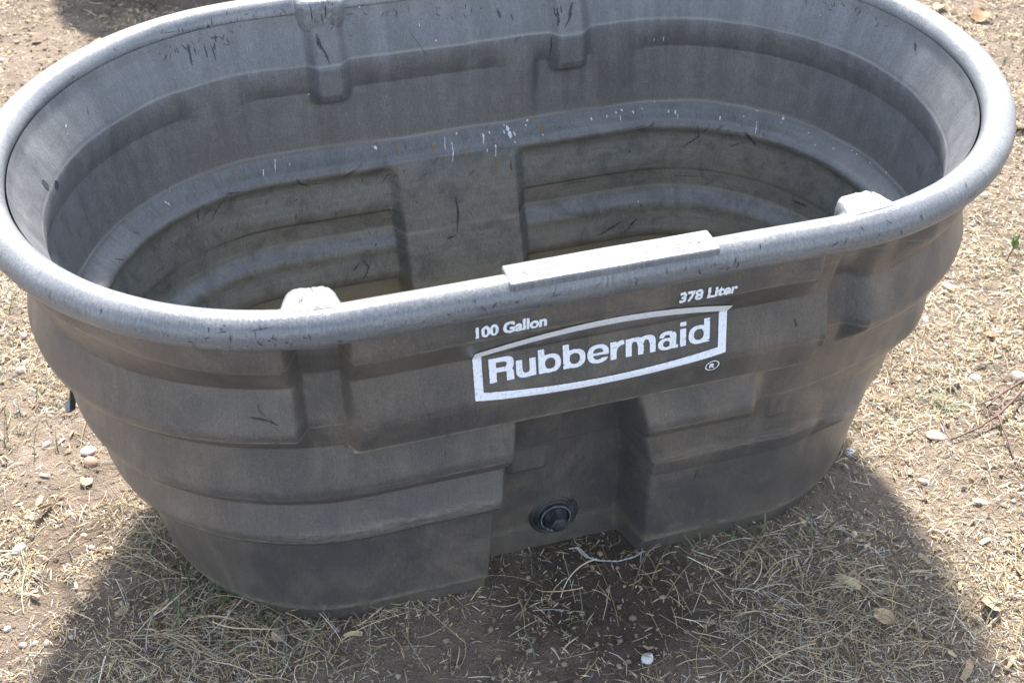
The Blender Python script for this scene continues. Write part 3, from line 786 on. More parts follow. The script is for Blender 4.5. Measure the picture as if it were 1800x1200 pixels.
    ('ki', .0040, [(1.512, .585), (1.511, .570), (1.513, .556)]),
]
def mark_mesh():
    """scuffs (dark), droppings and residue lying on the tank wall: ribbons and blobs that follow the surface"""
    V = []; F3 = []; FM = []; r2_ = np.random.default_rng(3)
    def put(sz, fy, mi, tris, lift):
        sz = np.array(sz); y = fy(sz[:, 0], sz[:, 1]); p, n = curve(sz[:, 0]); d = y-B0+lift
        b = len(V); V.extend(np.c_[p+n*d[:, None], sz[:, 1]].tolist())
        F3.extend((np.array(tris)+b).tolist()); FM.extend([mi]*len(tris))
    def ribbon(pts, w, fy, mi, lift, end=.15):
        pts = np.array(pts); L = np.r_[0, np.cumsum(np.linalg.norm(np.diff(pts, axis=0), axis=1))]
        n = max(6, int(L[-1]/.0015)); t = np.linspace(0, L[-1], n)
        c = np.c_[np.interp(t, L, pts[:, 0]), np.interp(t, L, pts[:, 1])]
        if len(pts) > 2 and n > 9:
            k = np.ones(5)/5; c = np.c_[np.convolve(np.pad(c[:, 0], 2, 'edge'), k, 'valid'), np.convolve(np.pad(c[:, 1], 2, 'edge'), k, 'valid')]
        tg = np.gradient(c, axis=0); tg /= np.linalg.norm(tg, axis=1)[:, None]+1e-9; nn = np.c_[-tg[:, 1], tg[:, 0]]
        u = t/L[-1]; prof_w = np.clip(np.sin(np.pi*np.clip(u, 0, 1))**.6, end, 1)*(.55+.9*r2_.random(n))
        j = (r2_.random(n)-.5)*w*.5
        a = c+nn*(w*.5*prof_w+j)[:, None]; b = c-nn*(w*.5*prof_w-j)[:, None]
        q = np.empty((2*n, 2)); q[0::2] = a; q[1::2] = b
        tr = [(2*i, 2*i+1, 2*i+2) for i in range(n-1)]+[(2*i+1, 2*i+3, 2*i+2) for i in range(n-1)]
        put(q, fy, mi, tr, lift)
    def blob(c, r, fy, mi, lift):
        k = 14; a = np.arange(k)/k*2*np.pi; rr = r*(.55+.75*r2_.random(k)); rr = (rr+np.roll(rr, 1))/2
        put(np.r_[[c], np.c_[c[0]+np.cos(a)*rr*.9, c[1]+np.sin(a)*rr*1.1]], fy, mi, [(0, 1+i, 1+(i+1) % k) for i in range(k)], lift)
    for kind, w, pts in MARKS:
        fy = inner_y if kind[1] == 'i' else outer_y; sg = -1 if kind[1] == 'i' else 1
        mi = {'k': 0, 'w': 1, 'o': 2}[kind[0]]
        if kind[0] == 'k':
            ribbon(pts, w, fy, mi, sg*.0007)
            if w > .0022 and len(pts) > 1:                    # frayed second stroke beside wide scuffs
                q = [(a+w*.9, b-.001) for a, b in pts[:2]]; ribbon(q, w*.4, fy, mi, sg*.0007)
        else:
            blob(pts[0], w*.5, fy, mi, sg*.0009)
            if w > .004:
                for _ in range(4): blob((pts[0][0]+r2_.normal(0, w*.6), pts[0][1]+r2_.normal(0, w*.6)), w*.16, fy, mi, sg*.001)
            if len(pts) > 1: ribbon([pts[0], pts[1]], max(w*.45, .0012), fy, mi, sg*.0008)
    # crowded short scuffs under the rear rim and along the ledge
    for c0, c1, zc, dz, n_ in ((2.00, 2.12, .594, .006, 22), (1.55, 1.87, .594, .010, 30), (1.33, 1.50, .597, .008, 16), (.95, 1.10, .597, .006, 14), (1.1, 1.9, .360, .02, 26), (2.0, 2.4, .355, .03, 14), (.9, 2.4, .31, .05, 30)):
        for _ in range(n_):
            a = r2_.uniform(c0, c1); z = zc+r2_.normal(0, dz); l = r2_.uniform(.003, .012); an = r2_.normal(math.pi/2, .6)
            ribbon([(a, min(z, .605)), (a+l*math.cos(an), min(z+l*math.sin(an), .605))], r2_.uniform(.0006, .0014), inner_y, 0, -.0006)
    return mesh_np("stain", np.array(V), [np.array(F3)], [M_SCUFF, M_WHITE, M_RUST], False, parent=wall, fmat=FM)
stains = mark_mesh(); stains["kind"] = "stuff"

def rim_scuffs():
    """short dark scrapes across the rolled rim"""
    V = []; F = []; q_ = np.random.default_rng(11)
    spots = [(q_.uniform(0, SR[-1]), None) for _ in range(60)]
    for c, sd, n_ in ((rim_s(-.40, True), .05, 26), (rim_s(-.2, True), .10, 26), (rim_s(.36, True), .05, 14), (rim_s(.1, True), .10, 22), (rim_s(-.30, False), .04, 26), (rim_s(-.42, False), .08, 20), (rim_s(.42, False), .08, 30), (rim_s(0, False), .2, 30)):
        spots += [(q_.normal(c, sd), 1) for _ in range(n_//2)]
    for s_, cl in spots:
        front = abs(wrap(s_*PER/SR[-1])) < PER/4
        th0 = q_.normal(.15 if front else 2.75, .33); l = q_.uniform(.002, .011 if cl else .008); an = q_.normal(math.pi/2, .5); w = q_.uniform(.0003, .0008)
        if q_.random() < .08: l *= 2.5; an = q_.normal(0, .15)
        n = 6; u = np.linspace(0, 1, n)
        ss = s_+l*u*math.cos(an)+q_.normal(0, .0003, n); tt = th0+l*u*math.sin(an)/RR
        wd = w*np.sin(np.pi*np.clip(u, .08, .92))
        A = rim_xyz(ss+wd*math.sin(an), tt-wd*math.cos(an)/RR, .0005); B = rim_xyz(ss-wd*math.sin(an), tt+wd*math.cos(an)/RR, .0005)
        b = len(V); V.extend(np.stack([A, B], 1).reshape(-1, 3).tolist())
        F.extend([(b+2*i, b+2*i+1, b+2*i+3, b+2*i+2) for i in range(n-1)])
    return mesh_np("scrape", np.array(V), [np.array(F)], M_SCUFF, False, parent=rim)
rim_scuffs()["kind"] = "stuff"

# ------------------------------------------------------------------ drain plug
def lathe(name, prof_, mat, parent, k=40, sides=None):
    """profile of (radius, depth) turned about -Y"""
    a = np.arange(k)/k*2*np.pi; V = []
    for i, (r, d) in enumerate(prof_):
        rr = np.full(k, r)
        if sides and i in sides: rr = r/np.cos((a % (2*np.pi/6))-np.pi/6)*.93
        V.append(np.c_[rr*np.cos(a), np.full(k, -d), rr*np.sin(a)])
    V = np.concatenate(V); F = grid_faces(len(prof_), k, True)
    cap = np.array([(len(prof_)-1)*k+np.arange(k)])
    return mesh_np(name, V, [F, cap], mat, True, parent=parent)
plug = empty("drain_plug"); plug.parent = tank; plug.location = (.0035, -.2055, .0625); plug.rotation_euler = (math.radians(-4), 0, 0); plug.scale = (.80, .58, .80)
lathe("flange", [(.047, -.012), (.046, .003), (.0425, .008), (.041, .008), (.0405, .0045), (.036, .0045), (.0355, .012), (.033, .014), (.030, .014)], M_PLUG, plug)
lathe("lock_ring", [(.0300, .010), (.0300, .019), (.0285, .0215), (.0255, .0215), (.0245, .019), (.0245, .014)], M_PLUG, plug)
lathe("cap", [(.0235, .012), (.0225, .020), (.0195, .026), (.0170, .038), (.0150, .048), (.0135, .051), (.010, .052)], M_PLUG, plug, 48, sides=(3, 4, 5))
_a = np.linspace(math.radians(-130), math.radians(215), 60)
_lv = np.concatenate([np.c_[(r+.0006*vnoise(_a*9, _a*0+r*4000))*np.cos(_a), np.full(60, -.0222+.0004), (r+.0006*vnoise(_a*9+20, _a*0))*np.sin(_a)] for r in (.0262, .0280)])
mesh_np("lime_ring", _lv, np.stack([np.arange(59), np.arange(1, 60), 61+np.arange(59), 60+np.arange(59)], -1), mat_plain("lime_scale", (.15, .155, .165), .8, .7, 300, .2, 0), False, parent=plug)

# ------------------------------------------------------------------ ground
def gh(x, y):
    h = .016*(fbm(x*3.1+40, y*3.1+40, 4)-.5)+.010*(fbm(x*14+9, y*14+3, 3)-.5)+.010*(fbm(x*48, y*48, 3)-.5)
    d = np.sqrt((x/.60)**2+(y/.34)**2)
    f = sstep(.85, 1.25, d)
    return h*f-.002*(1-f)
def axis(dense0, dense1, step, far):
    a = list(np.arange(dense0, dense1, step)); g = step; v = dense1; R_ = [];
    while v < far: R_.append(v); g *= 1.22; v += g
    Lf = []; g = step; v = dense0-step
    while v > -far: Lf.append(v); g *= 1.22; v -= g
    return np.array(Lf[::-1]+a+R_)
gx = axis(-1.15, 2.0, .0062, 160); gy = axis(-.72, 2.3, .0062, 160)
GX, GY = np.meshgrid(gx, gy); GZ = gh(GX, GY)
def mat_ground():
    t = NT("dry_dirt"); o = t.obj()
    big = t.noise(o, 2.2, 5, .6); mid = t.noise(t.scale(o, (1, 1, 1), (4, 3, 1)), 16, 5, .65); fine = t.noise(o, 110, 4, .7); gr = t.noise(o, 420, 2, .7)
    c = t.mix(t.ramp(mid, [(.35, 0.), (.65, 1.)]), (.138, .103, .078), (.245, .190, .144))
    c = t.mix(t.ramp(big, [(.4, 0.), (.62, .6)]), c, (.32, .255, .195))
    c = t.mix(t.ramp(fine, [(.55, 0.), (.75, .7)]), c, (.085, .068, .054))
    c = t.mix(t.ramp(gr, [(.60, 0.), (.74, .8)]), c, (.42, .36, .29))
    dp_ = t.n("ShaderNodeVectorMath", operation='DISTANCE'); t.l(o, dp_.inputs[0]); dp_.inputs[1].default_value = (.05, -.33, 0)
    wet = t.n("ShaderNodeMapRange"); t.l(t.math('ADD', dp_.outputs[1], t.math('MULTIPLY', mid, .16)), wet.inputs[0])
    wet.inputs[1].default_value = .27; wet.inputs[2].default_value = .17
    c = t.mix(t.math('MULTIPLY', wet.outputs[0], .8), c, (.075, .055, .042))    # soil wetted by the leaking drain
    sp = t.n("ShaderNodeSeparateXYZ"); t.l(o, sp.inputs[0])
    bounce_cut = t.n("ShaderNodeMapRange"); t.l(t.math('ADD', sp.outputs[1], t.math('MULTIPLY', big, .5)), bounce_cut.inputs[0])
    bounce_cut.inputs[1].default_value = -.62; bounce_cut.inputs[2].default_value = -.95
    c = t.mix(bounce_cut.outputs[0], c, (.070, .058, .047))             # unseen soil in front darkened to cut light bounced onto the tank
    t.bump(t.math('ADD', t.math('MULTIPLY', mid, .5), t.math('ADD', fine, t.math('MULTIPLY', gr, .8))), 1.0, .009)
    return t.out(c, .92, .2)
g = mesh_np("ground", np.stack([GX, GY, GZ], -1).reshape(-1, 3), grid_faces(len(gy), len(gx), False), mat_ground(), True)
g["kind"] = "structure"

# where litter lies: density 0..1
TANK_IN = lambda x, y: np.sqrt((x/.545)**2+(y/.262)**2) < 1.0
def in_recess(x, y): return (np.abs(x) < .10) & (y < -.20) & (y > -.30)
def in_view(x, y, m=.06):
    d = np.stack([x-CAM_P.x, y-CAM_P.y, np.full_like(x, -CAM_P.z)], -1)
    dz = d@np.array(fwd); px = (d@np.array(r2))/dz*FPX/900; py = (d@np.array(u2))/dz*FPX/600
    return (np.abs(px) < 1+m) & (np.abs(py) < 1+m) & (dz > 0)
def G2(x, y, cx, cy, sx, sy): return np.exp(-.5*(((x-cx)/sx)**2+((y-cy)/sy)**2))
def density(x, y):
    n = fbm(x*4.5+7, y*4.5+2, 3); n2 = fbm(x*17+1, y*17+5, 3)
    d = .05+1.6*sstep(.44, .62, n)*sstep(.34, .62, n2)+.16*n2
    d = d+1.0*G2(x, y, -.50, -.25, .13, .08)+.9*G2(x, y, .36, -.47, .14, .10)+.5*G2(x, y, .9, .1, .5, .5)
    d = d*(1-.93*G2(x, y, .04, -.41, .20, .11))*(1-.8*G2(x, y, .47, -.24, .06, .08))*(1-.5*G2(x, y, -.62, .06, .08, .1))*(1-.7*G2(x, y, .17, -.36, .08, .06))
    return np.clip(d, .03, 1.6)
STRAW = np.array([(.56, .45, .28), (.47, .36, .21), (.62, .53, .37), (.37, .27, .16), (.43, .35, .25), (.29, .21, .13), (.66, .60, .47), (.40, .38, .33)])
def scatter(n, dmul=1.0, region=None):
    out = []
    while sum(map(len, out)) < n:
        x = rng.uniform(-1.15, 1.9, 200000); y = rng.uniform(-.72, 2.3, 200000)
        k = in_view(x, y) & ~(TANK_IN(x, y) & ~in_recess(x, y)) & (rng.random(200000)*1.6 < (density(x, y) if region is None else region(x, y)))
        out.append(np.c_[x[k], y[k]])
    return np.concatenate(out)[:n]

def strips(P, length, width, nseg, lift, curl, pitch, tints, tri=False, taper=0.0, upright=0.0):
    n = len(P); yaw = rng.uniform(0, 2*np.pi, n); k = nseg+1
    t = np.linspace(-.5, .5, k)[None]*np.ones((n, 1))
    bend = rng.normal(0, 1, n)*curl; ang = yaw[:, None]+bend[:, None]*t
    if upright is not 0.0 and np.max(upright) > 0: t0 = t+.5
    dl = length[:, None]/nseg
    pit = rng.normal(0, 1, n)*pitch
    dx = np.cos(ang)*dl*np.cos(pit)[:, None]; dy = np.sin(ang)*dl*np.cos(pit)[:, None]
    cx = np.cumsum(dx, 1); cy = np.cumsum(dy, 1); cx = cx-cx.mean(1, keepdims=True)+P[:, :1]; cy = cy-cy.mean(1, keepdims=True)+P[:, 1:2]
    arch_ = rng.uniform(-.3, .9, n)[:, None]*length[:, None]*.10*(1-4*t**2)
    cz = gh(cx, cy)+lift[:, None]+np.abs(np.sin(pit))[:, None]*length[:, None]*(t+.5)*np.sign(pit)[:, None]*1.0+np.abs(arch_)
    cz = np.maximum(cz, gh(cx, cy)+.0006)
    wv = width[:, None]*.5*(1-taper*np.abs(2*t)**1.5)
    roll = rng.normal(0, .5, n)[:, None]
    nx, ny = -np.sin(ang), np.cos(ang)
    C = np.stack([cx, cy, cz], -1)
    A = np.stack([nx*np.cos(roll), ny*np.cos(roll), np.sin(roll)*np.ones_like(nx)], -1)*wv[..., None]
    if not tri:
        V = np.stack([C-A, C+A], 2)
        per = 2*k; base = (np.arange(n)*per)[:, None]; j = np.arange(nseg)[None]*2
        F = np.stack([base+j, base+j+1, base+j+3, base+j+2], -1).reshape(-1, 4)
    else:
        Up = np.zeros_like(C); Up[..., 2] = wv*1.3
        V = np.stack([C-A, C+A, C+Up], 2); per = 3*k; base = (np.arange(n)*per)[:, None]; j = np.arange(nseg)[None]*3
        F = np.concatenate([np.stack([base+j+a, base+j+b, base+j+3+b, base+j+3+a], -1).reshape(-1, 4) for a, b in ((0, 1), (1, 2), (2, 0))])
    cols = np.repeat(tints, per, axis=0)
    return V.reshape(-1, 3), F, cols
def tints(n, pal=STRAW, w=None, br=(.72, 1.08)):
    i = rng.choice(len(pal), n, p=w); return pal[i]*rng.uniform(br[0], br[1], (n, 1))
def join(parts):
    V = []; F = []; C = []; o = 0
    for v, f, c in parts: V.append(v); F.append(f+o); C.append(c); o += len(v)
    return np.concatenate(V), [np.concatenate(F)], np.concatenate(C)
M_STRAW = mat_tint("dry_straw", .75, .22, 90, .25)
n1 = 140000
P = scatter(n1);  L1 = rng.gamma(1.9, .0042, n1)+.002; W1 = rng.uniform(.0005, .0020, n1)
p1 = strips(P, L1, W1, 2, rng.uniform(.0004, .0035, n1), .4, .2, tints(n1, br=(.5, 1.15)), taper=.55)
n2 = 2300
P = scatter(n2); L2 = rng.gamma(2.2, .012, n2)+.012; W2 = rng.uniform(.0007, .0017, n2)
p2 = strips(P, L2, W2, 5, rng.uniform(.001, .005, n2), .28, .07, tints(n2, br=(.6, 1.1)), tri=True)
n3 = 900                                                   # leaf and bark flakes
P = scatter(n3); L3 = rng.gamma(2.5, .004, n3)+.006; W3 = L3*rng.uniform(.2, .5, n3)
p3 = strips(P, L3, W3, 4, rng.uniform(.001, .006, n3), .8, .25, tints(n3, STRAW[[0, 1, 3, 4, 5]], br=(.6, 1.1)), taper=.35)
V, F, C = join([p1, p2, p3])
o = mesh_np("straw_litter", V, F, M_STRAW, False, cols=C); tag(o, "dry straw and chaff scattered over the dirt", "straw", kind="stuff")

# clumps of longer dead grass -------------------------------------------------
def clump_reg(x, y):
    ring = np.exp(-(((np.sqrt((x/.56)**2+(y/.275)**2))-1.05)/.05)**2)*((x < -.22)*.55+(x > .2)*.25)
    return 1.6*np.clip(ring+1.0*G2(x, y, -.46, -.27, .12, .055)+.9*G2(x, y, .33, -.46, .12, .07)+.12*G2(x, y, .0, -.30, .10, .03)+.5*G2(x, y, .26, -.32, .07, .03)+.5*G2(x, y, -.60, -.03, .05, .06)+.35*G2(x, y, -.95, .45, .1, .2)+.3*G2(x, y, .55, -.55, .12, .05)+.2*G2(x, y, .7, .0, .15, .1), 0, 1)
n4 = 1900; P = scatter(n4, region=clump_reg)
L4 = rng.gamma(2.4, .014, n4)+.015; W4 = rng.uniform(.0006, .0016, n4)
V, F, C = join([strips(P, L4, W4, 6, rng.uniform(.001, .014, n4), .6, .22, tints(n4, br=(.4, 1.1)), tri=True)])
o = mesh_np("dead_grass", V, F, M_STRAW, False, cols=C); tag(o, "tangled dead grass stems lying in clumps around the tank", "dry grass", kind="stuff")

def blades(P, hgt, wid, lean, cols, nseg=5):
    n = len(P); yaw = rng.uniform(0, 2*np.pi, n); t = np.linspace(0, 1, nseg+1)[None]
    le = (lean*rng.uniform(.4, 1.3, n))[:, None]; h = hgt[:, None]
    ox = np.cos(yaw)[:, None]*h*le*t**1.7; oy = np.sin(yaw)[:, None]*h*le*t**1.7
    cz = gh(P[:, 0], P[:, 1])[:, None]+h*(t-.35*np.minimum(le, 1.2)*t**2)-.002
    C = np.stack([P[:, :1]+ox, P[:, 1:2]+oy, cz], -1)
    A = np.stack([-np.sin(yaw)[:, None]*np.ones_like(t), np.cos(yaw)[:, None]*np.ones_like(t), np.zeros((n, nseg+1))], -1)*(wid[:, None]*.5*(1-t**1.6*.95))[..., None]
    V = np.stack([C-A, C+A], 2); per = 2*(nseg+1); base = (np.arange(n)*per)[:, None]; j = np.arange(nseg)[None]*2
    F = np.stack([base+j, base+j+1, base+j+3, base+j+2], -1).reshape(-1, 4)
    return V.reshape(-1, 3), F, np.repeat(cols, per, axis=0)
GREEN = np.array([(.085, .115, .055), (.11, .14, .07), (.15, .165, .085), (.09, .11, .065)])
def green_reg(x, y):
    return 1.6*np.clip(1.0*G2(x, y, -.50, -.14, .05, .045)+.35*G2(x, y, -.44, -.24, .07, .04)+.8*G2(x, y, .28, -.285, .06, .02)+.25*G2(x, y, -.80, .34, .09, .10)+.14*G2(x, y, -.05, -.31, .09, .04)+.16*G2(x, y, 1.3, 1.0, .2, .12)+.12*G2(x, y, -.35, -.32, .05, .03), 0, 1)
n5 = 300; P = scatter(n5, region=green_reg)
V, F, C = join([blades(P, rng.gamma(4, .010, n5)+.012, rng.uniform(.0016, .0032, n5), 1.0, tints(n5, GREEN))])
o = mesh_np("green_grass", V, F, mat_tint("green_blade", .55, .15, 90, .35), True, cols=C); tag(o, "thin green grass blades coming up through the straw", "grass", kind="stuff")

# fine gravel and crumbs of earth ---------------------------------------------
def crumbs(P, R, cols):
    bm = bmesh.new(); bmesh.ops.create_icosphere(bm, subdivisions=1, radius=1)
    v0 = np.array([v.co[:] for v in bm.verts]); f0 = np.array([[v.index for v in f.verts] for f in bm.faces]); bm.free()
    n = len(P); j = rng.uniform(.7, 1.25, (n, len(v0), 1)); sc = rng.uniform(.6, 1.2, (n, 1, 3)); sc[..., 2] *= .75
    V = v0[None]*j*sc*R[:, None, None]
    V += np.stack([P[:, 0], P[:, 1], gh(P[:, 0], P[:, 1])+R*.25], -1)[:, None]
    F = (f0[None]+(np.arange(n)*len(v0))[:, None, None]).reshape(-1, 3)
    return V.reshape(-1, 3), F, np.repeat(cols, len(v0), axis=0)
n6 = 17000; P = scatter(n6, region=lambda x, y: .5+.5*fbm(x*6, y*6, 3)+0*x)
ECOL = np.array([(.21, .155, .11), (.28, .215, .155), (.15, .11, .08), (.27, .22, .17), (.32, .28, .23), (.20, .16, .125)])
V, F, C = join([crumbs(P, np.minimum(rng.gamma(1.8, .0011, n6)+.0006, .0055), tints(n6, ECOL, [.28, .26, .2, .14, .04, .08]))])
o = mesh_np("gravel", V, F, mat_tint("earth_crumb", .9, .25, 200, .2), False, cols=C); tag(o, "fine gravel and crumbs of dry earth on the dirt", "gravel", kind="stuff")
# ------------------------------------------------------------------ single things
# two bolt holes in the wall and the bracket hanging outside them
bh = []
for (s0, z0) in ((2.438, .5554), (2.412, .5396)):
    a = np.arange(20)/20*2*np.pi; q = np.c_[s0+.0058*np.cos(a), z0+.0066*np.sin(a)]; p, n = curve(q[:, 0]); d = inner_y(q[:, 0], q[:, 1])-B0-.0006
    o = mesh_np("bolt_hole", np.c_[p+n*d[:, None], q[:, 1]], [np.arange(20)[None]], M_SCUFF, False, parent=wall)
pl_ = np.array([(-.652, .082, .56), (-.634, .082, .42), (-.612, .080, .33), (-.614, .078, .28), (-.633, .075, .197), (-.640, .074, .194)])
tl = np.linspace(0, 5, 41); q = np.stack([np.interp(tl, range(6), pl_[:, i]) for i in range(3)], -1)
bv = np.concatenate([q+np.array([dx, dy, 0]) for dx, dy in ((0, -.012), (0, .012), (-.008, .012), (-.008, -.012))]); n_ = len(q)
bf = np.concatenate([np.stack([a*n_+np.arange(n_-1), b*n_+np.arange(n_-1), b*n_+np.arange(1, n_), a*n_+np.arange(1, n_)], -1) for a, b in ((0, 1), (1, 2), (2, 3), (3, 0))])
mesh_np("bracket", bv, [bf, np.array([[0, n_, 2*n_, 3*n_], [n_-1, 2*n_-1, 3*n_-1, 4*n_-1]])], M_BLACK, False, parent=tank)

# black rubber tub behind the tank
tub = empty("rubber_tub", (-.235, 2.185, 0)); tag(tub, "black round rubber tub standing behind the grey tank", "tub")
def lathe_z(name, prof_, mat, parent, k=72):
    a = np.arange(k)/k*2*np.pi
    V = np.concatenate([np.c_[r*np.cos(a), r*np.sin(a), np.full(k, z)] for r, z in prof_])
    return mesh_np(name, V, [grid_faces(len(prof_), k, True)], mat, True, parent=parent)
lathe_z("body", [(.001, .0), (.26, .0), (.285, .006), (.298, .022), (.315, .10), (.345, .24), (.352, .28), (.343, .28), (.330, .20), (.300, .03), (.27, .018), (.001, .018)], M_BLACK, tub)
lathe_z("rolled_edge", [(.352+.012*math.cos(t), .285+.012*math.sin(t)) for t in np.linspace(0, 2*np.pi, 13)], M_BLACK, tub)

# stones: (x, y, length, flatness, colour index, label)
SCOL = [(.36, .31, .27), (.52, .49, .46), (.60, .59, .58), (.30, .21, .15), (.56, .43, .32), (.43, .36, .36)]
M_ST = [mat_plain("stone_%s" % n, c, .8, .3, 90, .3, .5) for n, c in zip(("grey", "pale", "white", "brown", "tan", "mauve"), SCOL)]
def stone(x, y, L, fl, ci, label, grp=None, seed=0):
    q = np.random.default_rng(100+seed); bm = bmesh.new(); bmesh.ops.create_icosphere(bm, subdivisions=3, radius=.5)
    ax = q.uniform(.62, .9); rz = q.uniform(0, 6.28); dirs = q.normal(0, 1, (7, 3)); dirs /= np.linalg.norm(dirs, axis=1)[:, None]; cut = q.uniform(.34, .47, 7)
    for v in bm.verts:
        p = np.array(v.co)
        for d, c in zip(dirs, cut):                           # flattened facets, softly rounded
            e = p@d-c
            if e > 0: p = p-d*e*.8
        p = p*(1+.10*(float(fbm(p[0]*4+seed, p[1]*4+p[2]*3, 3))-.5))
        v.co = Vector((p[0]*L, p[1]*L*ax, p[2]*L*fl))
    o = bm_obj("stone", bm, M_ST[ci]); o.rotation_euler = (q.normal(0, .15), q.normal(0, .15), rz)
    o.location = (x, y, float(gh(np.array(x), np.array(y)))+L*fl*.17)
    tag(o, label, "stone", grp or "stones lying in the dirt"); return o
STONES = [
 (-.649, .187, .026, .5, 5, "long mauve stone lying on top of the clod beside the left wall of the tank"),
 (-.646, .156, .024, .6, 3, "rough brown clod tucked under the long mauve stone left of the tank"),
 (-.755, .0, .024, .8, 1, "round pale grey stone near the left edge of the picture"),
 (-.719, -.031, .013, .7, 3, "small reddish brown stone just right of the round pale grey stone"),
 (.062, -.444, .020, .65, 2, "bright white stone in the shade below the drain plug"),
 (.662, -.168, .036, .30, 4, "flat tan stone beside the tip of the reddish twig"),
 (.516, -.156, .017, .45, 2, "white chip of stone touching the right foot of the tank"),
 (.810, -.051, .024, .35, 2, "flat white stone above the green tuft right of the tank"),
 (.871, -.078, .030, .65, 0, "large grey stone at the right edge above the reddish twig"),
 (-.747, .519, .017, .7, 0, "grey stone left of the tank high up by its left wall"),
 (-.772, -.146, .011, .7, 2, "small white stone near the bottom left corner"),
 (.439, -.319, .016, .5, 4, "tan stone in the shade in front of the right end of the tank"),
 (.591, -.251, .016, .5, 4, "orange tan stone right of the shadow edge below the flat tan stone"),
 (-.714, .225, .018, .6, 0, "dark grey stone upper left of the long mauve stone"),
 (.805, .110, .016, .5, 2, "white stone with a dark end right beside the tank wall"),
]
PEB = [(-.663, .005, .013, 4), (-.653, -.021, .014, 5), (-.719, -.189, .014, 0), (-.751, -.181, .013, 1), (-.735, -.183, .013, 1), (-.686, -.19, .013, 0), (-.413, -.235, .010, 4), (-.736, .054, .011, 1), (.181, -.377, .010, 4), (.239, -.431, .006, 2), (.282, -.362, .009, 4),
 (.614, -.125, .012, 5), (.803, .036, .012, 2), (.785, .034, .009, 1), (.767, -.035, .014, 2), (.81, -.094, .016, 0), (.695, -.058, .012, 1), (.903, .011, .018, 1), (-.759, .319, .012, 0), (-.746, .311, .010, 2), (-.796, 1.648, .018, 2), (.95, .16, .012, 1), (1.05, .36, .016, 0), (1.21, .55, .015, 1), (1.3, .8, .018, 2), (1.42, .95, .02, 1), (1.0, .05, .014, 0), (-.70, 1.3, .014, 1), (-.82, .75, .014, 0), (.86, .25, .011, 2), (1.12, .18, .013, 1), (.70, -.33, .010, 0), (.60, -.40, .009, 1)]
for i, (x, y, L, fl, ci, lb) in enumerate(STONES): stone(x, y, L, fl, ci, lb, None, i)
for i, (x, y, L, ci) in enumerate(PEB): stone(x, y, L*.85, .55, {1: 0, 2: 1}.get(ci, ci), "little rounded pebble lying loose among the straw and dirt", "little pebbles", 50+i)

# reddish twig at the right
M_TWIG = mat_plain("twig_bark", (.10, .058, .046), .6, .35, 160, .35, .4)
twig = empty("twig", (.77, -.16, 0)); tag(twig, "reddish brown forked twig lying on straw at the right edge", "twig")
def stem(name, pts, r0, r1, parent, lift=.012, mat=M_TWIG, seed=0):
    q = np.random.default_rng(seed); pts = np.array(pts, float)
    if pts.shape[1] == 2: pts = np.c_[pts, gh(pts[:, 0], pts[:, 1])+lift]
    L = np.r_[0, np.cumsum(np.linalg.norm(np.diff(pts, axis=0), axis=1))]; n = max(8, int(L[-1]/.006)); t = np.linspace(0, L[-1], n)
    P_ = np.stack([np.interp(t, L, pts[:, i]) for i in range(3)], -1)
    P_ += np.c_[np.convolve(q.normal(0, .0012, n+4), np.ones(5)/3, 'valid'), np.convolve(q.normal(0, .0012, n+4), np.ones(5)/3, 'valid'), np.zeros(n)]
    R_ = np.interp(t, [0, L[-1]], [r0*.75, r1*.75])*(1+.18*(q.random(n)-.5))
    V, F = tube_np(P_-np.array(parent.location if parent else (0, 0, 0)), R_, 8)
    return mesh_np(name, V, F, mat, True, parent=parent)
stem("branch", [(.89, -.112, .020), (.852, -.120, .020), (.815, -.143, .021), (.772, -.164, .016), (.73, -.178, .013), (.682, -.183, .007)], .0042, .0022, twig, seed=1)
stem("side_branch", [(.89, -.098, .022), (.852, -.107, .021), (.824, -.116, .020), (.79, -.124, .016), (.762, -.127, .010)], .0036, .0018, twig, seed=2)
stem("side_branch", [(.818, -.118, .019), (.79, -.130, .016), (.757, -.141, .009)], .0024, .0014, twig, seed=3)
stem("side_branch", [(.776, -.158, .017), (.772, -.176, .017), (.764, -.205, .014), (.752, -.247, .008), (.750, -.276, .005)], .0027, .0017, twig, seed=4)
stem("side_branch", [(.757, -.152, .012), (.770, -.168, .015), (.776, -.170, .017)], .0016, .0018, twig, seed=5)

# string tied to the plug
M_STR = mat_plain("pale_string", (.38, .38, .38), .9, .3, 400, .1, .3)
strg = empty("string", (.035, -.25, 0)); tag(strg, "frayed pale string trailing from the drain plug along the dirt", "string")
for k in range(3):
    ph = k*2.1; q = np.array([(.012, -.256, .036), (.026, -.252, .030), (.031, -.250, .020), (.036, -.250, .011), (.041, -.253, .006), (.055, -.262, .004), (.082, -.272, .004), (.108, -.272, .006), (.124, -.266, .006)])
    L = np.r_[0, np.cumsum(np.linalg.norm(np.diff(q, axis=0), axis=1))]; t = np.linspace(0, L[-1], 70)
    P_ = np.stack([np.interp(t, L, q[:, i]) for i in range(3)], -1); tw = t*260+ph; am = .0011+.0016*np.exp(-((t-.035)/.015)**2)
    P_ += np.c_[np.cos(tw)*am, np.sin(tw)*am*.6, np.abs(np.sin(tw))*am]; P_[:, 2] = np.maximum(P_[:, 2], gh(P_[:, 0], P_[:, 1])+.001)
    V, F = tube_np(P_-np.array([.035, -.25, 0]), .00072, 6); mesh_np("strand", V, F, M_STR, True, parent=strg)

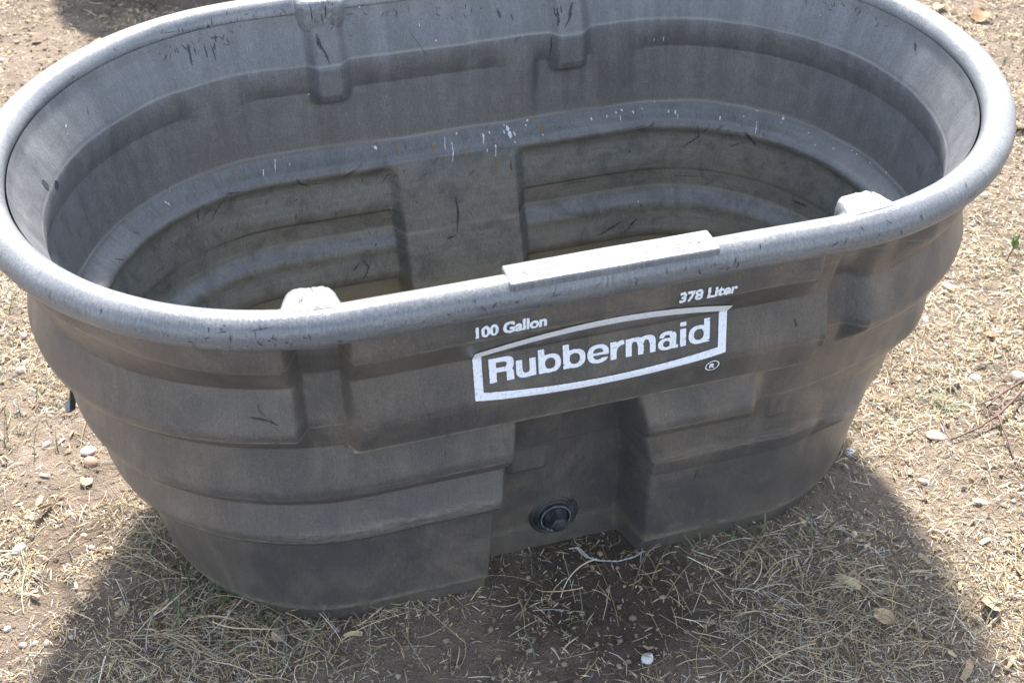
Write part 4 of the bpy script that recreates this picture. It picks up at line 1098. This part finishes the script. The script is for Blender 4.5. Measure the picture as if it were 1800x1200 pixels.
# green weed shoot and a small tuft right of the tank
M_GR = mat_plain("weed_leaf", (.10, .16, .045), .5, .25, 80, .4, .2); M_TUFT = mat_tint("tuft_blade", .5, .2, 80, .35)
weed = empty("weed", (1.050, .228, 0)); tag(weed, "single small green weed shoot standing right of the tank", "weed")
stem("stalk", [(1.050, .228, 0), (1.052, .230, .016), (1.054, .230, .034)], .0022, .0018, weed, mat=mat_plain("weed_stalk", (.16, .11, .07), .7, .3, 90, .3, .2), seed=8)
for k, (dx, dy, h) in enumerate(((.004, .001, .030), (-.003, .002, .026), (.001, -.004, .022), (.006, -.002, .016))):
    bml = bmesh.new(); bmesh.ops.create_uvsphere(bml, u_segments=10, v_segments=8, radius=1)
    for v in bml.verts: v.co = Vector((v.co.x*.0042*(1-.3*v.co.z), v.co.y*.0022, v.co.z*h*.5))
    o = bm_obj("leaf", bml, M_GR, weed); o.location = (.004+dx, .002+dy, .034+h*.35); o.rotation_euler = (-dy*60, dx*60, k*1.3)
tuft = empty("grass_tuft", (.715, -.115, 0))
nb = 26; Pq = np.c_[rng.normal(.715, .010, nb), rng.normal(-.112, .008, nb)]
V, F, C = blades(Pq, rng.uniform(.018, .042, nb), rng.uniform(.0018, .003, nb), 1.4, tints(nb, GREEN, br=(.9, 1.4)))
o = mesh_np("blade", V-np.array([.715, -.115, 0]), F, M_TUFT, True, cols=C, parent=tuft); o["kind"] = "stuff"
tag(tuft, "small sprawling green grass tuft between tank and twig", "grass tuft")

# curled dry leaves
M_LEAF = mat_tint("dry_leaf", .7, .3, 60, .3)
def leaf(x, y, L, col, label, seed, grp=None):
    q = np.random.default_rng(seed); nu, nv = 12, 7; u = np.linspace(-1, 1, nu)[:, None]; v = np.linspace(-1, 1, nv)[None]
    w = .42*np.sqrt(np.clip(1-np.abs(u)**2.2, 0.003, 1)); X = u*L*.5+0*v; Y = v*w*L; cu = q.uniform(.5, 1.1)
    Z = L*.16*cu*(v**2)+L*.10*np.sin(u*2+q.random()*3)+L*.02*np.sin(u*11+v*5); Z -= Z.min()
    V = np.stack([X, Y, Z], -1).reshape(-1, 3); V = np.concatenate([V, V-np.array([0, 0, .0006])])
    F = grid_faces(nu, nv, False); F = np.concatenate([F, F[:, ::-1]+nu*nv])
    o = mesh_np("dry_leaf", V, F, M_LEAF, True, cols=np.array([col])*np.ones((len(V), 1))); o.rotation_euler = (q.normal(0, .2), q.normal(0, .2), q.uniform(0, 6.28))
    o.location = (x, y, float(gh(np.array(x), np.array(y)))+.003); tag(o, label, "leaf", grp or "dry leaves on the ground"); return o
leaf(.886, .038, .022, (.24, .13, .07), "curled dark brown leaf upper right of the flat white stone", 1)
leaf(1.34, .642, .034, (.26, .14, .07), "brown curled leaf at the right edge level with the rim", 2)
leaf(1.568, 1.166, .050, (.24, .14, .07), "biggest curled brown leaf, upper right behind the tank", 3)
leaf(1.50, 1.24, .040, (.34, .24, .14), "pale tan leaf lying against the biggest brown leaf", 4)
leaf(-.42, -.205, .026, (.42, .30, .20), "folded pale leaf leaning at the front left foot of the tank", 5)
leaf(-.415, -.265, .024, (.46, .35, .26), "crumpled pinkish leaf in shaded straw at the bottom left", 6)
leaf(.40, -.475, .030, (.46, .36, .22), "straw coloured leaf at the shadow edge, bottom right", 7)
leaf(.555, -.50, .032, (.33, .25, .155), "long pale leaf in the sun at the bottom right", 8)
leaf(-.655, .115, .022, (.36, .28, .18), "pale torn leaf on bare dirt left of the tank", 9)
